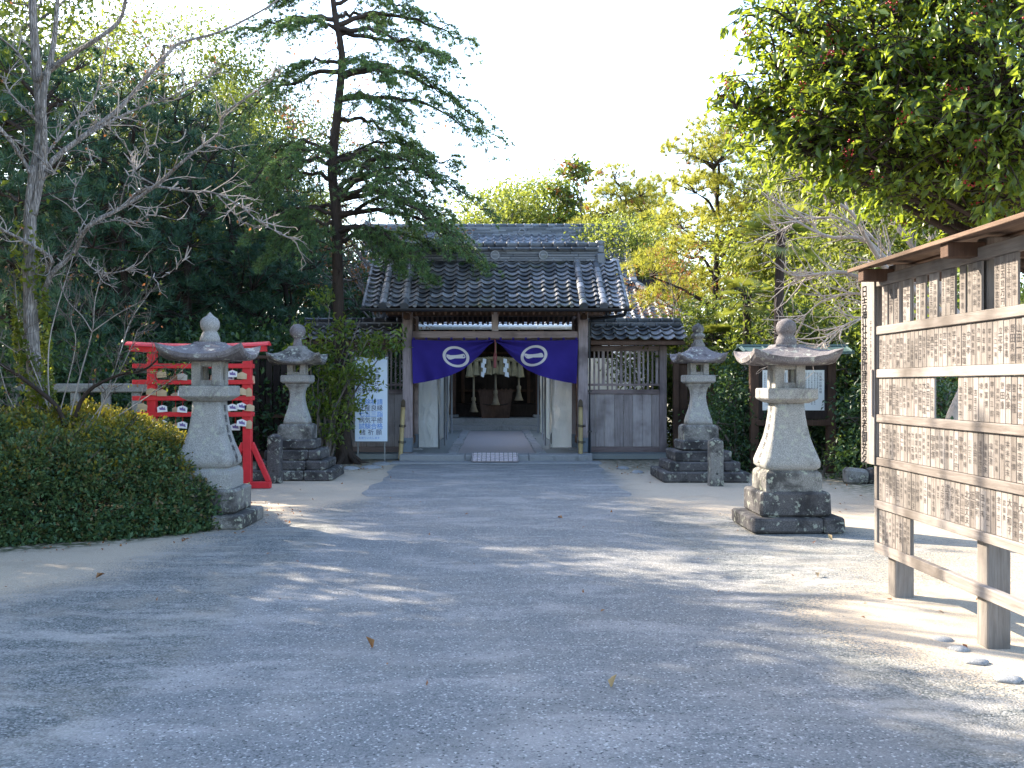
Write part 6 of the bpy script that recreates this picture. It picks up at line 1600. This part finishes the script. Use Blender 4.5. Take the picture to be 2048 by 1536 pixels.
# the big glossy tree overhanging from the right, red berries
def berry_tree():
    b0 = np.array([6.3, 9.8, 0]); t = thing('berry_tree', 'large glossy-leaved evergreen with red berries overhanging from the upper right', 'tree', b0)
    rg = np.random.default_rng(95); lines = []
    tp = spline([b0, b0+[-.1, 0, 1.5], b0+[-.2, -.1, 3.0], b0+[-.4, -.1, 4.4], b0+[-.5, 0, 6]], 14); lines.append((tp, np.linspace(.17, .06, 14)))
    lump_px = [(1600, 60, 8.6, .62), (1560, 150, 8.8, .55), (1510, 200, 9.0, .40), (1470, 215, 9.0, .26), (1570, 290, 8.9, .42), (1540, 50, 8.9, .36), (1620, 330, 8.9, .38), (1640, 240, 8.6, .62), (1700, 110, 8.4, .75), (1800, 40, 8.3, .8), (1790, 200, 8.2, .75), (1740, 310, 8.3, .55), (1900, 110, 8.0, .8), (1900, 260, 8.0, .72), (2000, 170, 7.7, .75), (1990, 330, 7.9, .6), (2040, 60, 7.6, .7), (1880, 350, 8.8, .5), (1680, 350, 9.0, .36), (1960, 400, 9.2, .45), (1880, 430, 10.2, .55), (1800, 390, 10.4, .5), (1940, 330, 8.6, .5), (1560, 250, 9.0, .42), (2000, 440, 10.5, .5), (1760, 400, 10.8, .3), (1700, -60, 8.5, .8), (1860, -90, 8.2, .9), (2020, -80, 7.8, .9), (2120, 200, 7.6, .9), (2130, 350, 8.0, .8),
               (1850, 150, 9.6, .9), (1960, 60, 9.8, .9), (1720, 170, 9.8, .8), (1820, 290, 9.8, .7), (2000, 280, 10, .9), (1600, 150, 9.8, .55), (1680, 30, 9.8, .8)]
    CC = []; DD = []; tips = []
    for (px, py, D, s) in lump_px:
        c = P(px, py, D); i = int(np.argmin(np.abs(tp[:, 2]-(c[2]-.5*np.hypot(*(c-tp[8])[:2]))))); i = max(5, i); a = tp[i]
        p = spline([a, (a+c)/2+rg.normal(size=3)*.15+[0, 0, .12], c], 9); lines.append((p, np.linspace(.06, .012, 9)))
        for _ in range(int(54*s)):
            d = unit(rg.normal(size=3)); e = c+d*s*rg.uniform(.55, 1.12)*[1, 1, .75]; st = p[rg.integers(5, 9)]; q = spline([st, (st+e)/2+[0, 0, .1], e], 6); lines.append((q, np.linspace(.012, .0035, 6))); dd = unit(q[-1]-q[-2]); tips.append(e)
            m = 11; f = rg.random(m)**.7; kk = np.clip((f*5).astype(int), 0, 4); pos = q[kk]+(q[kk+1]-q[kk])*((f*5)-kk)[:, None]
            CC.append(pos+rg.normal(size=(m, 3))*.035); DD.append(np.tile(dd*.8+[0, 0, .05], (m, 1)))
            CC.append(e+rg.normal(size=(7, 3))*.035); DD.append(np.tile(dd*.6+[0, 0, -.1], (7, 1)))
    put('trunk', wood_mesh('trunk', lines, M['darkbark'], 5), t)
    C = np.concatenate(CC); A = np.concatenate(DD); V, F = leaf_arrays(rg, C+unit(A+rg.normal(size=C.shape)*.5)*.04, .098*rg.uniform(.55, 1.25, len(C)), .44, axis=A, up=1.0, jit=.55, droop=.35)
    put('crown', mesh_np('crown', V, F, LF['glossy'], np.repeat(colour_of(rg, len(C), np.repeat(rg.normal(size=len(CC)), [len(c) for c in CC]), .2), 2)), t)
    tips = np.array(tips); sel = tips[rg.random(len(tips)) < .10]; VV = []; FF = []; n0 = 0
    oc = np.array([(1, 0, 0), (-1, 0, 0), (0, 1, 0), (0, -1, 0), (0, 0, 1), (0, 0, -1)], float); of = [(0, 2, 4), (2, 1, 4), (1, 3, 4), (3, 0, 4), (2, 0, 5), (1, 2, 5), (3, 1, 5), (0, 3, 5)]
    for s in sel:
        for _ in range(12): VV.append(oc*.010+s+rg.normal(size=3)*.03+[0, 0, -.03]); FF += [(a+n0, b+n0, c+n0) for a, b, c in of]; n0 += 6
    put('berries', mesh_np('berries', np.concatenate(VV), FF, m_flat('red_berry', (.38, .02, .03), .35, .5), smooth=True), t)
berry_tree()

# small yellowish sapling and fallen leaves
sp = thing('sapling', 'little yellow-green sapling by the right post of the notice board', 'plant', (5.75, 17.9, 0))
rg = np.random.default_rng(99); out = []
for k in range(3): grow(rg, out, np.array([5.75, 17.9, 0]), np.array([rg.uniform(-.3, .3), -.1, 1]), .62, .008, 1, .3, .5, 5, 3)
put('stem', wood_mesh('stem', out, M['bark'], 4), sp); C = np.concatenate([o[0][2:] for o in out]); C = np.repeat(C, 2, 0)+rg.normal(size=(len(C)*2, 3))*.03
V, F = leaf_arrays(rg, C, .07, .5, droop=.3); put('leaves', mesh_np('leaves', V, F, LF['light'], np.repeat(rg.random(len(C)), 2)), sp)
for k, (px, py, lab) in enumerate(((1226, 1374, 'curled pale leaf lying alone on the gravel in the foreground'), (1637, 1156, 'tan leaf on the gravel between the lantern and donor board'), (1660, 1080, 'pale fallen leaf just right of the stained front lantern base'), (1120, 1040, 'small tan leaf on the path between the front lanterns'), (740, 1296, 'dark leaf on the gravel left of the centre foreground'), (200, 1158, 'brown leaf on sandy earth before the azalea mound'))):
    D = 3277/(py-770); p = P(px, py, D); p[2] = .012+.02; V, F = leaf_arrays(np.random.default_rng(k), p[None], .09, .5, .5, up=3, jit=.3)
    V = np.concatenate([V, V-[0, 0, .0015]]); F = np.concatenate([F, F[:, ::-1]+4])
    tag(put('fallen_leaf', mesh_np('fallen_leaf', V, F, LF['brown'] if k > 2 else m_flat('pale_leaf_%d' % k, (.42, .30, .16)), np.full(len(F), .9))), lab, 'leaf', 'fallen leaves')
# trees left of the photo whose shade falls across the approach
sT = broadleaf('shade_tree', 'evergreen shade tree standing left of the approach beyond the photo', 'tree', 111, 9.5, 3.2, 3.0, 18, 700, 17, .22, 'mixed', .2, .36, group='shade trees beside the approach', shell=.3, size=(.32, .46))
SHADE = [(-9.6, 15.3, .92, 0), (-9.8, 9.5, 1.0, 2), (-13.5, 12.5, 1.15, 3), (-9.5, 5.2, 1.0, 4), (-13.8, 7.6, 1.15, 5), (-7.9, 7.4, .85, 3.3), (-8.2, 5.0, .95, 5.2), (-10.5, 3.0, 1.1, .7), (-8.0, 10.0, .9, 1.2)]
sU = broadleaf('shade_tree', 'thin-crowned shade tree standing left of the azalea mound beyond the photo', 'tree', 112, 9.5, 3.2, 3.6, 16, 430, 15, .22, 'mixed', .2, .34, group='shade trees beside the approach', shell=.3, size=(.30, .44))
at(sU, 990, 1, .92, 0); sU.location = (-9.6, 15.3, 0)
for x, y, sc, rz, lab in ((-12.6, 21.4, 1.22, 3.6, 'thin-crowned shade tree standing behind the stone railing beyond the photo'), (-8.6, 11.6, .95, 4.1, 'thin-crowned shade tree standing left of the sandy margin beyond the photo')):
    o = relabel(dup(sU), lab); o.location = (x, y, 0); o.scale = (sc,)*3; o.rotation_euler.z = rz
for k, (x, y, sc, rz) in enumerate(SHADE[1:]):
    o = sT if k == 0 else dup(sT); o.location = (x, y, 0); o.scale = (sc,)*3; o.rotation_euler.z = rz
